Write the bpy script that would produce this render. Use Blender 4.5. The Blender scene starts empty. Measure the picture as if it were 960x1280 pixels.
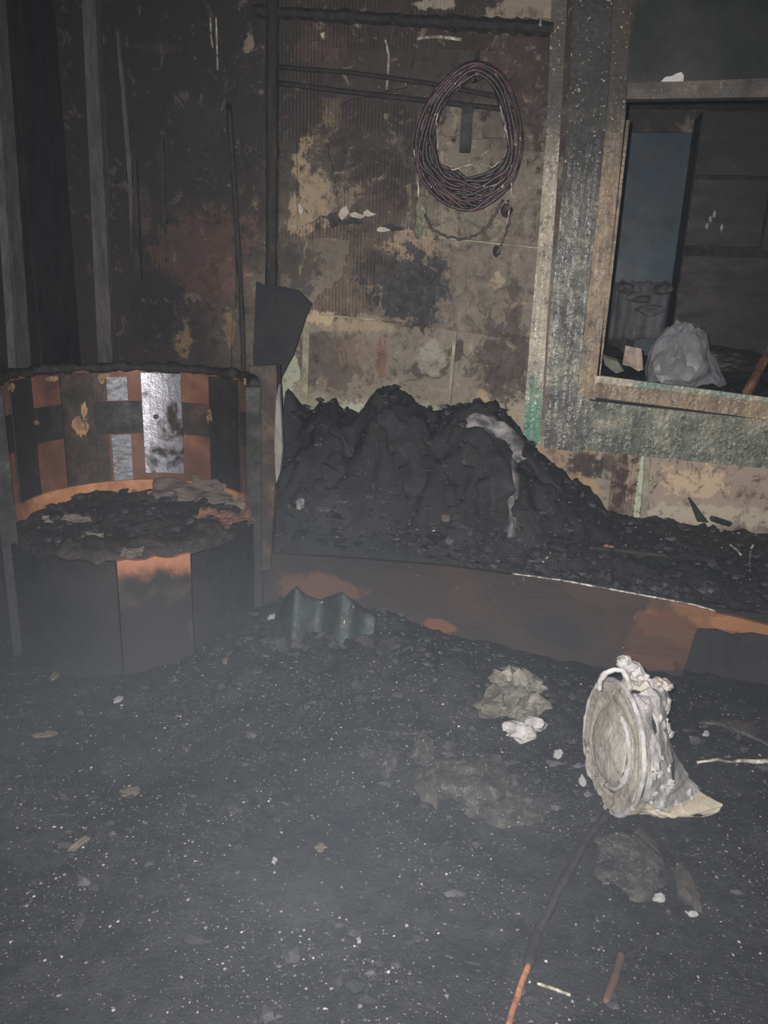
import bpy, bmesh, math, random
from mathutils import Vector, Matrix, noise as mn

random.seed(7)
SC = bpy.context.scene
COL = SC.collection

# ------------------------------------------------------------------ camera, light, exposure
F = 960.0
EYE = 1.4
YAW, PIT, ROLL = math.radians(10), math.radians(16.4), math.radians(2.2)
CAMLOC = Vector((0, 0, EYE))
FW = Vector((-math.sin(YAW) * math.cos(PIT), math.cos(YAW) * math.cos(PIT), -math.sin(PIT)))
_R = Vector((math.cos(YAW), math.sin(YAW), 0))
_U = _R.cross(FW)
RT = _R * math.cos(ROLL) + _U * math.sin(ROLL)
UP = -_R * math.sin(ROLL) + _U * math.cos(ROLL)
cam = bpy.data.cameras.new('camera')
cam.sensor_fit = 'VERTICAL'
cam.sensor_height = 24.0
cam.lens = 24.0 * F / 1280.0
cam.clip_start = 0.02
cam_o = bpy.data.objects.new('camera', cam)
M = Matrix((RT, UP, -FW)).transposed().to_4x4()
M.translation = CAMLOC
cam_o.matrix_world = M
COL.objects.link(cam_o)
SC.camera = cam_o

SC.view_settings.view_transform = 'Standard'
SC.view_settings.look = 'None'
SC.view_settings.exposure = 0.0
SC.view_settings.gamma = 1.0
SC.view_settings.use_curve_mapping = False

world = bpy.data.worlds.new('night')
SC.world = world
world.use_nodes = True
world.node_tree.nodes['Background'].inputs[0].default_value = (0.10, 0.115, 0.14, 1)
world.node_tree.nodes['Background'].inputs[1].default_value = 0.02

# the flash of the phone that took the picture: a small lamp beside the lens
fl = bpy.data.lights.new('phone_flash', 'SPOT')
fl.energy = 535
fl.color = (1.0, 0.965, 0.92)
fl.spot_size = math.radians(125)
fl.spot_blend = 1.0
fl.shadow_soft_size = 0.006
fl_o = bpy.data.objects.new('phone_flash', fl)
M2 = Matrix((RT, UP, -FW)).transposed().to_4x4()
M2.translation = CAMLOC + RT * -0.035 + UP * 0.03
fl_o.matrix_world = M2
COL.objects.link(fl_o)

# ------------------------------------------------------------------ geometry of the view: pixel -> ray -> real plane
def ray(px, py):
    return FW + RT * ((px - 480) / F) + UP * ((640 - py) / F)
def onY(px, py, Y):
    d = ray(px, py); return CAMLOC + d * (Y / d.y)
def onZ(px, py, Z):
    d = ray(px, py); return CAMLOC + d * ((Z - EYE) / d.z)
def onX(px, py, X):
    d = ray(px, py); return CAMLOC + d * (X / d.x)
def onP(px, py, p0, n):
    d = ray(px, py); return CAMLOC + d * ((p0 - CAMLOC).dot(n) / d.dot(n))
def fbm(x, y, z, o=5):
    return mn.fractal(Vector((x, y, z)), 1.0, 2.0, o)
def n1(x, y=0.0, z=0.0):
    return mn.noise(Vector((x, y, z)))

# ------------------------------------------------------------------ mesh building
class MB:
    def __init__(s): s.v = []; s.f = []
    def add(s, vs, fs):
        k = len(s.v); s.v.extend([Vector(v) for v in vs]); s.f.extend([tuple(i + k for i in f) for f in fs])
        return s
    def prism(s, poly, off):
        """closed outline of 3d points pushed along OFF into a solid"""
        n = len(poly); off = Vector(off)
        a = [Vector(p) for p in poly]; b = [p + off for p in a]
        s.add(a + b, [tuple(range(n)), tuple(range(2 * n - 1, n - 1, -1))] + [(i + n, (i + 1) % n + n, (i + 1) % n, i) for i in range(n)])
        return s
    def box(s, a, b):
        x0, y0, z0 = a; x1, y1, z1 = b
        s.add([(x0, y0, z0), (x1, y0, z0), (x1, y1, z0), (x0, y1, z0), (x0, y0, z1), (x1, y0, z1), (x1, y1, z1), (x0, y1, z1)],
              [(0, 3, 2, 1), (4, 5, 6, 7), (0, 1, 5, 4), (1, 2, 6, 5), (2, 3, 7, 6), (3, 0, 4, 7)])
        return s
    def tube(s, pts, r, n=7, closed=False, wob=0.0, seed=0.0):
        pts = [Vector(p) for p in pts]; m = len(pts); k = len(s.v)
        ref = Vector((0.31, 0.77, 0.55))
        for i, p in enumerate(pts):
            if closed: t = pts[(i + 1) % m] - pts[i - 1]
            else: t = pts[min(i + 1, m - 1)] - pts[max(i - 1, 0)]
            t.normalize()
            a = t.cross(ref).normalized(); b = t.cross(a)
            rr = r(i / max(m - 1, 1)) if callable(r) else r
            for j in range(n):
                w = 2 * math.pi * j / n
                q = rr * (1 + wob * n1(p.x * 30 + j * .9, p.y * 30 + seed, p.z * 30))
                s.v.append(p + a * (q * math.cos(w)) + b * (q * math.sin(w)))
        for i in range(m if closed else m - 1):
            for j in range(n):
                i2 = (i + 1) % m
                s.f.append((k + i * n + j, k + i * n + (j + 1) % n, k + i2 * n + (j + 1) % n, k + i2 * n + j))
        if not closed:
            s.f.append(tuple(k + j for j in range(n))[::-1]); s.f.append(tuple(k + (m - 1) * n + j for j in range(n)))
        return s
    def lump(s, c, r, seed, amp=.35, fr=1.3, sub=2):
        """stone-like lump: icosphere pushed about by noise; r may be (rx, ry, rz)"""
        if not hasattr(r, '__len__'): r = (r, r, r)
        bm = bmesh.new(); bmesh.ops.create_icosphere(bm, subdivisions=sub, radius=1)
        c = Vector(c); vs = []
        for v in bm.verts:
            d = v.co.copy(); k = 1 + amp * fbm(d.x * fr + seed, d.y * fr + seed * 1.7, d.z * fr - seed, 3)
            vs.append(c + Vector((d.x * r[0] * k, d.y * r[1] * k, d.z * r[2] * k)))
        fs = [tuple(v.index for v in f.verts) for f in bm.faces]
        bm.free(); return s.add(vs, fs)
    def arc(s, c, r0, r1, a0, a1, z0, z1, n=10, rag=0.0, seed=0.0):
        """panel bent round a vertical axis at C; rag: raggedness of its top edge"""
        k = len(s.v)
        for i in range(n + 1):
            a = a0 + (a1 - a0) * i / n; ca, sa = math.cos(a), math.sin(a)
            t = z1 + rag * n1(a * 9 + seed, seed) + rag * .5 * n1(a * 31, seed)
            for rr, z in ((r0, z0), (r0, t), (r1, t), (r1, z0)):
                s.v.append(Vector((c[0] + rr * ca, c[1] + rr * sa, z)))
        for i in range(n):
            for j in range(4):
                s.f.append((k + 4 * i + j, k + 4 * i + (j + 1) % 4, k + 4 * i + 4 + (j + 1) % 4, k + 4 * i + 4 + j))
        s.f.append((k + 3, k + 2, k + 1, k)); s.f.append((k + 4 * n, k + 4 * n + 1, k + 4 * n + 2, k + 4 * n + 3))
        return s
    def sheet(s, fn, nu, nv, th):
        """thick sheet: fn(u, v) -> (point, normal)"""
        k = len(s.v); top = []; bot = []
        for j in range(nv + 1):
            for i in range(nu + 1):
                p, n = fn(i / nu, j / nv); p = Vector(p); n = Vector(n).normalized()
                top.append(p + n * (th / 2)); bot.append(p - n * (th / 2))
        m = len(top); s.v.extend(top + bot); w = nu + 1
        q = lambda i, j: k + j * w + i
        for j in range(nv):
            for i in range(nu):
                s.f.append((q(i, j), q(i + 1, j), q(i + 1, j + 1), q(i, j + 1)))
                s.f.append((q(i, j) + m, q(i, j + 1) + m, q(i + 1, j + 1) + m, q(i + 1, j) + m))
        for i in range(nu):
            s.f.append((q(i + 1, 0), q(i, 0), q(i, 0) + m, q(i + 1, 0) + m)); s.f.append((q(i, nv), q(i + 1, nv), q(i + 1, nv) + m, q(i, nv) + m))
        for j in range(nv):
            s.f.append((q(0, j), q(0, j + 1), q(0, j + 1) + m, q(0, j) + m)); s.f.append((q(nu, j + 1), q(nu, j), q(nu, j) + m, q(nu, j + 1) + m))
        return s

def world_loc(o):
    p = Vector(o.location)
    while o.parent: o = o.parent; p += o.location
    return p
def tag(o, label=None, cat=None, group=None, kind=None):
    for k, v in (('label', label), ('category', cat), ('group', group), ('kind', kind)):
        if v: o[k] = v
    return o
def obj(name, mb, mat, parent=None, label=None, cat=None, group=None, kind=None, smooth=False, org=None):
    if parent is not None: base = world_loc(parent)
    elif org is not None: base = Vector(org)
    elif kind == 'structure' or kind == 'stuff': base = Vector((0, 0, 0))
    else:
        n = len(mb.v); base = Vector((sum(v.x for v in mb.v) / n, sum(v.y for v in mb.v) / n, min(v.z for v in mb.v)))
    me = bpy.data.meshes.new(name)
    me.from_pydata([v - base for v in mb.v], [], mb.f)
    bm = bmesh.new(); bm.from_mesh(me); bmesh.ops.recalc_face_normals(bm, faces=bm.faces); bm.to_mesh(me); bm.free()
    if smooth: me.polygons.foreach_set('use_smooth', [True] * len(me.polygons))
    me.materials.append(mat)
    o = bpy.data.objects.new(name, me)
    if parent is not None: o.parent = parent
    else: o.location = base
    COL.objects.link(o)
    return tag(o, label, cat, group, kind)
def thing(name, label, cat, loc, group=None):
    o = bpy.data.objects.new(name, None); o.location = loc; o.empty_display_size = .05
    COL.objects.link(o)
    return tag(o, label, cat, group)

# ------------------------------------------------------------------ materials
def S(r, g, b):
    f = lambda c: (c / 255 / 12.92) if c <= 10 else ((c / 255 + .055) / 1.055) ** 2.4
    return (f(r), f(g), f(b), 1)
class NT:
    def __init__(s, name):
        s.m = bpy.data.materials.new(name); s.m.use_nodes = True; s.t = s.m.node_tree
        s.b = s.t.nodes['Principled BSDF']; s.coord = None
    def n(s, t, **kw):
        x = s.t.nodes.new(t)
        for k, v in kw.items(): setattr(x, k, v)
        return x
    def l(s, a, b): s.t.links.new(a, b)
    def put(s, sock, v):
        if hasattr(v, 'links') or hasattr(v, 'is_linked'): s.l(v, sock)
        else: sock.default_value = v
    def co(s, kind='obj', scale=(1, 1, 1)):
        o = s.n('ShaderNodeNewGeometry').outputs['Position'] if kind == 'pos' else s.n('ShaderNodeTexCoord').outputs['Object']
        if tuple(scale) == (1, 1, 1): return o
        v = s.n('ShaderNodeVectorMath', operation='MULTIPLY'); s.l(o, v.inputs[0]); v.inputs[1].default_value = scale
        return v.outputs[0]
    def noise(s, v, scale, detail=5, rough=.62, dist=0.0):
        x = s.n('ShaderNodeTexNoise'); s.l(v, x.inputs['Vector'])
        x.inputs['Scale'].default_value = scale; x.inputs['Detail'].default_value = detail
        x.inputs['Roughness'].default_value = rough; x.inputs['Distortion'].default_value = dist
        return x.outputs['Fac']
    def voro(s, v, scale, feature='F1'):
        x = s.n('ShaderNodeTexVoronoi', feature=feature); s.l(v, x.inputs['Vector']); x.inputs['Scale'].default_value = scale
        return x.outputs['Distance']
    def ramp(s, f, stops):
        x = s.n('ShaderNodeValToRGB'); s.l(f, x.inputs[0]); e = x.color_ramp.elements
        while len(e) < len(stops): e.new(.5)
        for k, (p, c) in zip(e, stops): k.position = p; k.color = c
        return x.outputs[0]
    def rng(s, f, a, b, c=0.0, d=1.0, smooth=True):
        x = s.n('ShaderNodeMapRange'); x.interpolation_type = 'SMOOTHSTEP' if smooth else 'LINEAR'
        s.l(f, x.inputs[0])
        for i, k in enumerate((a, b, c, d)): x.inputs[i + 1].default_value = k
        return x.outputs[0]
    def math(s, op, a, b=0.0):
        x = s.n('ShaderNodeMath', operation=op); s.put(x.inputs[0], a); s.put(x.inputs[1], b); return x.outputs[0]
    def mix(s, f, a, b, blend='MIX'):
        x = s.n('ShaderNodeMix', data_type='RGBA', blend_type=blend); s.put(x.inputs[0], f); s.put(x.inputs[6], a); s.put(x.inputs[7], b); return x.outputs[2]
    def bump(s, h, strength, dist=.01, nrm=None):
        x = s.n('ShaderNodeBump'); s.l(h, x.inputs['Height']); x.inputs['Strength'].default_value = strength; x.inputs['Distance'].default_value = dist
        if nrm is not None: s.l(nrm, x.inputs['Normal'])
        return x.outputs['Normal']
    def out(s, color, rough=.7, nrm=None, metal=0.0, spec=.4):
        s.put(s.b.inputs['Base Color'], color); s.put(s.b.inputs['Roughness'], rough); s.put(s.b.inputs['Metallic'], metal)
        s.b.inputs['Specular IOR Level'].default_value = spec
        if nrm is not None: s.l(nrm, s.b.inputs['Normal'])
        return s.m
def std(name, stops, scale=6, rough=(.55, .85), bs=.5, bscale=45, bdist=.006, speck=None, coord='obj', stretch=(1, 1, 1), metal=0.0, spec=.4, island=None, dist=.4):
    """burnt-surface material: noise over a colour ramp, optional specks (colour, threshold, scale), bump"""
    t = NT(name); v = t.co(coord, stretch)
    c = t.ramp(t.noise(v, scale, 7, .65, dist), stops)
    if island:
        g = t.n('ShaderNodeNewGeometry'); c = t.mix(1.0, c, t.ramp(g.outputs['Random Per Island'], island), 'MULTIPLY')
    if speck:
        k = t.noise(v, speck[2], 3, .7); c = t.mix(t.rng(k, speck[1], speck[1] + .05), c, speck[0])
    h = t.noise(v, bscale, 6, .7)
    return t.out(c, t.rng(t.noise(v, scale * 2.3, 4), .3, .7, rough[0], rough[1]), t.bump(h, bs, bdist), metal, spec)

SOOT = S(24, 23, 24); CHAR = S(40, 37, 37); CHAR2 = S(52, 48, 47)

# wall finish: soot, scorch marks and bared render, each a stain with a place of its own on the wall (x, z in metres)
YW = 3.5
def wall_mat(name, base, patches, ribs, fleck, coat=None):
    t = NT(name); v = t.co('pos')
    big = t.noise(v, 3.2, 6, .62, .5); fine = t.noise(v, 22, 6, .7, .3)
    vs = t.co('pos', (14, 1, 1.6)); streak = t.noise(vs, 3.0, 5, .65)
    c = t.ramp(big, base)
    sx = t.n('ShaderNodeSeparateXYZ'); t.l(v, sx.inputs[0])
    # soot thickens with height
    hz = t.math('ADD', sx.outputs['Z'], t.math('MULTIPLY', t.math('ADD', t.math('MULTIPLY', big, 1.0), t.math('MULTIPLY', streak, .5)), .75))
    c = t.mix(t.rng(hz, 1.35, 2.75, 0, .93), c, S(48, 41, 39))
    # and towards the burnt corner behind the chair
    hx = t.math('ADD', sx.outputs['X'], t.math('MULTIPLY', big, .8))
    c = t.mix(t.rng(hx, -.45, -1.25, 0, .88), c, S(40, 35, 35))
    mid = t.noise(v, 13, 6, .72, .8)
    w = t.math('ADD', t.math('MULTIPLY', t.math('SUBTRACT', t.noise(v, 9, 7, .68, .6), .5), 2.4), t.math('ADD', t.math('MULTIPLY', t.math('SUBTRACT', streak, .5), 1.1), t.math('MULTIPLY', t.math('SUBTRACT', fine, .5), 2.4)))
    for (px, py, rx, ry, col, amt) in patches:
        p = onY(px, py, YW); k = 3.6 / F
        a = t.n('ShaderNodeVectorMath', operation='SUBTRACT'); t.l(v, a.inputs[0]); a.inputs[1].default_value = p
        b = t.n('ShaderNodeVectorMath', operation='MULTIPLY'); t.l(a.outputs[0], b.inputs[0]); b.inputs[1].default_value = (1 / (rx * k), 0, 1 / (ry * k))
        l = t.n('ShaderNodeVectorMath', operation='LENGTH'); t.l(b.outputs[0], l.inputs[0])
        c = t.mix(t.rng(t.math('ADD', l.outputs['Value'], w), 1.12, .82, 0, amt), c, col)
    c = t.mix(t.rng(mid, .50, .66, 0, .62), c, S(44, 38, 36))
    c = t.mix(t.rng(mid, .44, .30, 0, .45), c, S(158, 144, 124))
    c = t.mix(t.rng(fine, .58, .68, 0, .6), c, S(34, 30, 29))
    c = t.mix(t.rng(t.noise(v, 60, 3, .6), fleck, fleck + .05, 0, .65), c, S(176, 158, 130))
    c = t.mix(t.rng(streak, .62, .74, 0, .35), c, S(30, 27, 27))
    c = t.mix(t.rng(hx, -.62, -1.15, 0, .6), c, S(33, 30, 31))
    h = t.math('ADD', t.math('MULTIPLY', fine, .7), t.math('MULTIPLY', t.noise(v, 120, 3, .6), .3))
    nr = t.bump(h, .5, .006)
    if ribs:
        wv = t.n('ShaderNodeTexWave', wave_type='BANDS', bands_direction='X'); t.l(v, wv.inputs['Vector'])
        wv.inputs['Scale'].default_value = 20; wv.inputs['Distortion'].default_value = .6; wv.inputs['Detail'].default_value = 2
        rb = t.math('MULTIPLY', wv.outputs['Fac'], t.math('MULTIPLY', t.rng(big, .40, .58), t.rng(sx.outputs['X'], -1.25, -.9, .12, 1)))
        nr = t.bump(rb, .6, .007, nr)
    return t.out(c, t.rng(fine, .3, .7, .55, .9), nr, 0, .3)

BEIGE = S(138, 121, 100); GREY = S(112, 103, 94); PALE = S(150, 152, 134); BROWN = S(84, 68, 60); RUST = S(106, 70, 52)
patches = [
    (225, 110, 110, 120, S(36, 35, 38), .9), (330, 90, 40, 110, S(40, 36, 37), .85), (450, 60, 130, 40, S(50, 43, 41), .7),
    (590, 220, 85, 75, S(106, 98, 88), .75), (600, 360, 95, 60, S(104, 95, 86), .6), (500, 465, 150, 55, S(108, 101, 90), .7),
    (395, 232, 24, 48, BEIGE, .9), (375, 272, 14, 28, BEIGE, .8), (432, 245, 22, 22, S(118, 104, 90), .8), (512, 312, 34, 22, BEIGE, .75), (560, 285, 14, 30, S(120, 112, 98), .7),
    (415, 140, 12, 18, S(112, 96, 76), .7), (405, 60, 30, 22, S(74, 58, 54), .7), (655, 14, 38, 18, S(132, 120, 106), .85), (545, 4, 20, 6, S(150, 142, 130), .8),
    (432, 198, 36, 34, S(48, 43, 42), .85), (460, 120, 60, 40, S(52, 44, 42), .6), (560, 110, 60, 26, S(50, 44, 42), .6), (500, 200, 26, 55, S(46, 41, 42), .8), (640, 120, 34, 60, S(62, 52, 48), .6),
    (515, 362, 50, 44, S(36, 36, 40), .95), (478, 338, 32, 22, S(50, 46, 46), .8), (372, 330, 24, 30, S(56, 51, 48), .8),
    (410, 452, 50, 40, S(78, 68, 62), .9), (440, 405, 50, 12, S(142, 126, 104), .7), (448, 440, 26, 20, S(110, 92, 78), .6), (478, 442, 7, 26, S(98, 66, 50), .8), (400, 398, 22, 8, S(168, 150, 118), .8),
    (536, 462, 30, 9, S(62, 56, 52), .9), (540, 448, 14, 18, S(136, 132, 122), .7), (572, 440, 10, 14, S(54, 50, 48), .9),
    (630, 455, 34, 50, S(64, 56, 54), .95), (602, 505, 9, 24, S(156, 128, 96), .7), (622, 525, 30, 8, S(160, 134, 102), .7), (642, 385, 12, 34, S(66, 56, 50), .85), (622, 352, 7, 12, S(142, 126, 106), .8),
    (362, 470, 13, 34, PALE, .9), (440, 520, 54, 20, S(156, 158, 140), .9), (396, 512, 24, 26, S(128, 126, 112), .7), (540, 525, 50, 18, S(130, 128, 114), .7),
    (250, 325, 70, 60, S(92, 68, 60), .95), (230, 305, 20, 15, S(84, 66, 60), .5), (228, 418, 13, 26, S(150, 126, 92), .95), (287, 412, 7, 24, S(128, 106, 80), .85), (240, 372, 12, 6, S(120, 110, 98), .8),
    (180, 265, 9, 30, S(92, 76, 68), .8), (245, 150, 30, 26, S(48, 47, 50), .8), (200, 60, 20, 6, S(70, 62, 52), .7), (312, 52, 6, 10, S(140, 124, 108), .9),
    (200, 385, 36, 44, S(30, 30, 36), .95), (225, 215, 50, 40, S(40, 39, 43), .7),
    (712, 572, 60, 22, S(138, 116, 96), .9), (735, 585, 24, 16, S(40, 36, 34), .9), (758, 575, 12, 18, S(40, 36, 34), .7), (720, 605, 30, 14, S(154, 128, 96), .8),
    (785, 595, 21, 36, S(62, 46, 42), .97), (770, 630, 12, 18, S(60, 46, 42), .9), (880, 610, 90, 55, S(146, 130, 118), .8), (862, 600, 38, 16, S(188, 166, 136), .65), (905, 645, 90, 11, S(164, 158, 140), .7), (800, 612, 5, 44, S(176, 186, 164), .8),
]
M_tile = wall_mat('scorched_tile', [(.3, S(100, 92, 82)), (.5, S(124, 114, 102)), (.7, S(140, 132, 116))], patches, False, .70)
M_render = wall_mat('bared_ribbed_render', [(.3, S(88, 74, 66)), (.5, S(104, 90, 80)), (.72, S(128, 112, 96))], patches, True, .68)

M_ash = None
def ash_mat(name, stops, sparkle=.69):
    t = NT(name); v = t.co('pos')
    a = t.noise(v, 4.5, 7, .62, .4); b = t.noise(v, 38, 6, .7)
    c = t.ramp(t.math('ADD', t.math('MULTIPLY', a, .6), t.math('MULTIPLY', b, .4)), stops)
    k = t.math('MULTIPLY', t.rng(t.noise(v, 170, 2, .5), sparkle, sparkle + .04), t.rng(t.noise(v, 3.1, 4, .6), .42, .62))
    c = t.mix(k, c, S(150, 148, 150))
    h = t.math('ADD', t.math('MULTIPLY', b, .6), t.math('MULTIPLY', t.noise(v, 140, 4, .7), .4))
    return t.out(c, t.rng(b, .35, .65, .45, .8), t.bump(h, .9, .012), 0, .35)
M_ash = ash_mat('wet_ash', [(.32, S(17, 17, 19)), (.5, S(26, 26, 29)), (.66, S(40, 40, 44))], .67)
M_soot_debris = ash_mat('black_char_debris', [(.3, S(18, 18, 20)), (.5, S(30, 30, 33)), (.66, S(44, 43, 46)), (.75, S(70, 66, 64))], .70)
M_flake = std('ash_flecks', [(.3, S(120, 120, 124)), (.7, S(170, 168, 166))], 30, (.4, .7), .2, 80, island=[(0, (.05, .05, .06, 1)), (.55, (.18, .18, .19, 1)), (.85, (.5, .48, .47, 1)), (1, (1.1, 1.05, 1, 1))])
M_chunk = std('charred_lumps', [(.3, S(26, 26, 28)), (.55, S(42, 42, 45)), (.75, S(64, 62, 64))], 18, (.4, .75), .6, 60, .01, island=[(0, (.6, .6, .6, 1)), (.75, (1.05, 1.05, 1.1, 1)), (1, (2.6, 2.5, 2.55, 1))])
M_clod = std('grey_ash_clods', [(.3, S(26, 26, 29)), (.55, S(42, 41, 44)), (.75, S(64, 62, 64))], 40, (.6, .85), .7, 90, .006, island=[(0, (.5, .5, .52, 1)), (.7, (.9, .9, .95, 1)), (1, (1.8, 1.75, 1.75, 1))])
M_soot = std('soot_black', [(.3, S(20, 19, 20)), (.6, S(32, 30, 31)), (.8, S(48, 44, 43))], 5, (.5, .85), .5, 40)
M_soot_wood = std('charred_wood', [(.3, S(24, 22, 22)), (.55, S(38, 34, 33)), (.75, S(62, 52, 46))], 6, (.45, .8), .7, 40, .008, stretch=(6, 6, 1))
M_stud = std('sooty_grey_stud', [(.3, S(50, 48, 51)), (.5, S(70, 67, 70)), (.72, S(88, 84, 86))], 7, (.4, .7), .5, 50, .005, coord='pos', stretch=(4, 4, 1), speck=(S(140, 136, 134), .70, 60))
M_dark_board = std('blackened_board', [(.35, S(22, 21, 23)), (.6, S(34, 32, 34)), (.8, S(50, 44, 43))], 3, (.5, .8), .4, 30, coord='pos', stretch=(3, 3, 1))

# ------------------------------------------------------------------ room shell
XL, XR, ZC = -2.16, 1.75, 2.8
obj('floor', MB().box((XL - .1, -1.2, -.12), (XR + .1, YW + .1, 0)), M_soot_wood, kind='structure', label='bare floor under the ash')
obj('ceiling', MB().box((XL - .1, -1.2, ZC), (XR + .1, YW + .1, ZC + .1)), M_soot, kind='structure')
obj('wall_right', MB().box((XR, -1.2, 0), (XR + .1, YW, ZC)), M_dark_board, kind='structure')
# back wall with the window opening
WX, WZ = .29, .99
wb = MB()
wb.box((XL - .1, YW, 0), (WX, YW + .12, ZC)); wb.box((WX, YW, 0), (XR + .1, YW + .12, WZ - .1))
wb.box((WX, YW, 2.60), (XR + .1, YW + .12, ZC))
wall_back = obj('wall_back', wb, M_render, kind='structure', label='burnt back wall with ribbed render bared where tiles fell')
def rag_edge(p0, p1, n, amp, seed):
    out = []
    for i in range(n):
        t = i / n; p = p0.lerp(p1, t); d = (p1 - p0); nrm = Vector((-d.z, 0, d.x)).normalized()
        out.append(p + nrm * (amp * n1(t * 6 + seed, seed * 3.1) if i else 0))
    return out
def tile(quad, th=.012, rag=(0, 0, 0, 0), seed=1.0):
    P = [onY(x, y, YW) for x, y in quad]; poly = []
    c = sum(P, Vector()) / len(P)
    P = [p + (c - p).normalized() * .0035 for p in P]
    for i in range(len(P)):
        a = rag[i % len(rag)]
        if a: poly += rag_edge(P[i], P[(i + 1) % len(P)], 9, a, seed + i)
        else: poly.append(P[i])
    for p in poly: p.y = YW + .001
    return obj('tile', MB().prism(poly, (0, -th - .003 * (seed % 1), 0)), M_tile, wall_back)
R = .03
tile([(188, 383), (292, 391), (290, 475), (184, 470)], rag=(R, 0, 0, R), seed=1.2)
tile([(296, 391), (380, 395), (378, 560), (292, 560)], rag=(0, 0, 0, 0), seed=2.4)
tile([(386, 391), (570, 413), (556, 560), (378, 560)], seed=3.1)
tile([(573, 413), (664, 424), (655, 560), (559, 560)], seed=4.7)
tile([(567, 300), (676, 312), (664, 421), (571, 409)], rag=(0, 0, 0, .012), seed=5.3)
tile([(470, 330), (564, 322), (568, 409), (462, 399)], rag=(.03, 0, 0, .03), seed=5.9)
tile([(548, 182), (684, 190), (676, 309), (552, 297)], rag=(.02, 0, 0, .02), seed=6.4)
tile([(520, 60), (640, 66), (640, 178), (522, 170)], rag=(0, .03, .02, 0), seed=6.9)
tile([(350, 178), (372, 178), (372, 290), (350, 288)], rag=(.0, .01, .01, 0), seed=7.2)
tile([(374, 178), (412, 182), (425, 262), (376, 285)], rag=(.0, .03, .02, 0), seed=7.7)
tile([(204, 180), (290, 180), (296, 278), (206, 276)], rag=(.02, 0, 0, .02), seed=8.1)
tile([(207, 280), (297, 283), (296, 384), (260, 384), (222, 340)], rag=(0, 0, .02, .04, .03), seed=8.9)
tile([(306, 286), (336, 287), (335, 384), (305, 384)], seed=9.1)
tile([(353, 296), (440, 300), (430, 345), (384, 384), (350, 384)], rag=(.015, .03, .03, .01, 0), seed=9.6)
tile([(405, 60), (520, 66), (510, 110), (430, 130), (405, 104)], rag=(0, 0, .03, .03, 0), seed=10.3)
tile([(622, -6), (690, -2), (690, 26), (618, 24)], rag=(0, 0, .01, .01), seed=10.9)
tile([(660, 540), (768, 560), (756, 700), (640, 700)], rag=(0, .01, 0, 0), seed=11.4)
tile([(814, 560), (1010, 576), (1010, 720), (800, 700)], seed=12.2)

M_grout = std('pale_grout', [(.35, S(108, 102, 88)), (.6, S(142, 138, 120)), (.75, S(164, 160, 142))], 14, (.7, .9), .5, 60, coord='pos')
for q in ([(567, 414), (571, 414), (560, 536), (556, 540)], [(379, 402), (387, 402), (383, 540), (375, 540)], [(398, 392), (470, 399), (470, 401), (398, 394)], [(549, 296), (672, 309), (672, 311), (549, 298)], [(807, 566), (814, 567), (802, 700), (796, 700)]):
    obj('grout_strip', MB().prism([onY(x, y, YW - .016) for x, y in q], (0, .0155, 0)), M_grout, wall_back, label='pale strip of grout in a tile joint')

# chips of plaster; flat black patches stand for the dark of broken holes
M_white_plaster = std('broken_plaster_white', [(.3, S(130, 122, 112)), (.7, S(190, 182, 172))], 20, (.7, .9), .5, 70)
for i, (x, y, w, h) in enumerate([(430, 266, 10, 14), (447, 270, 14, 7), (463, 268, 16, 8), (478, 288, 16, 7), (405, 46, 4, 5), (378, 262, 6, 14)]):
    c = onY(x, y, YW); k = 3.6 / F; poly = []
    for j in range(7):
        a = 2 * math.pi * j / 7; q = 1 + .9 * n1(j * 2.37 + .3, i * 5.13 + .2)
        poly.append(Vector((c.x + math.cos(a) * w * .5 * k * q, YW - .001, c.z - math.sin(a) * h * .5 * k * q)))
    obj('plaster_chip', MB().prism(poly, (0, -.014 - .003 * i, 0)), M_white_plaster, wall_back)
for i, (x, y, w, h) in enumerate([(416, 272, 18, 16), (490, 285, 26, 8), (440, 276, 22, 9)]):
    c = onY(x, y, YW); k = 3.6 / F; poly = []
    for j in range(12):
        a = 2 * math.pi * j / 12; q = 1 + .9 * n1(j * 1.37 + .4, i * 3.3 + 7.2)
        poly.append(Vector((c.x + math.cos(a) * w * .5 * k * q, YW - .001, c.z - math.sin(a) * h * .5 * k * q)))
    obj('hole_patch', MB().prism(poly, (0, -.012, 0)), M_soot, wall_back)

# ledge along the top of the back wall
ledge = MB()
a = onY(318, 14, YW - .03); b = onY(692, 36, YW - .03)
N = 26
def ledge_pt(u, v):
    p = a.lerp(b, u); an = v * 2 * math.pi
    r = .024 * (1 + .5 * fbm(u * 9, v * 1.5, 3, 4) + (.7 if .72 < u < .97 else 0) * abs(n1(u * 30, 4)))
    return p + Vector((0, -math.cos(an) * r * 1.5, math.sin(an) * r)), (0, -math.cos(an), math.sin(an))
ledge.tube([a.lerp(b, i / 60) + Vector((0, 0, .006 * n1(i * .4))) for i in range(61)], lambda t: .023 + .012 * max(0, n1(t * 14, 5)) + (.02 * abs(n1(t * 40, 2)) if .70 < t < .98 else 0), 8, wob=.35)
obj('trim_1', ledge, M_soot_wood, kind='structure', label='charred ledge across the top of the back wall')
M_palewire = std('pale_ash_wire', [(.36, S(70, 62, 58)), (.5, S(128, 122, 112)), (.66, S(196, 190, 180))], 26, (.4, .7), .3, 90)
obj('wire_bracket', MB().tube([onY(x, y, YW - .03) for x, y in [(522, 49), (530, 47), (548, 46), (565, 48), (577, 50)]], .006, 6), M_palewire, label='pale bent wire under the charred ledge, left above the coil', cat='wire')
obj('hanging_wire', MB().tube([onY(x, y, YW - .02) for x, y in [(482, 50), (486, 70), (485, 90), (483, 112)]], .005, 6), M_palewire, label='short pale wire hanging straight down from the ledge', cat='wire')
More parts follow.
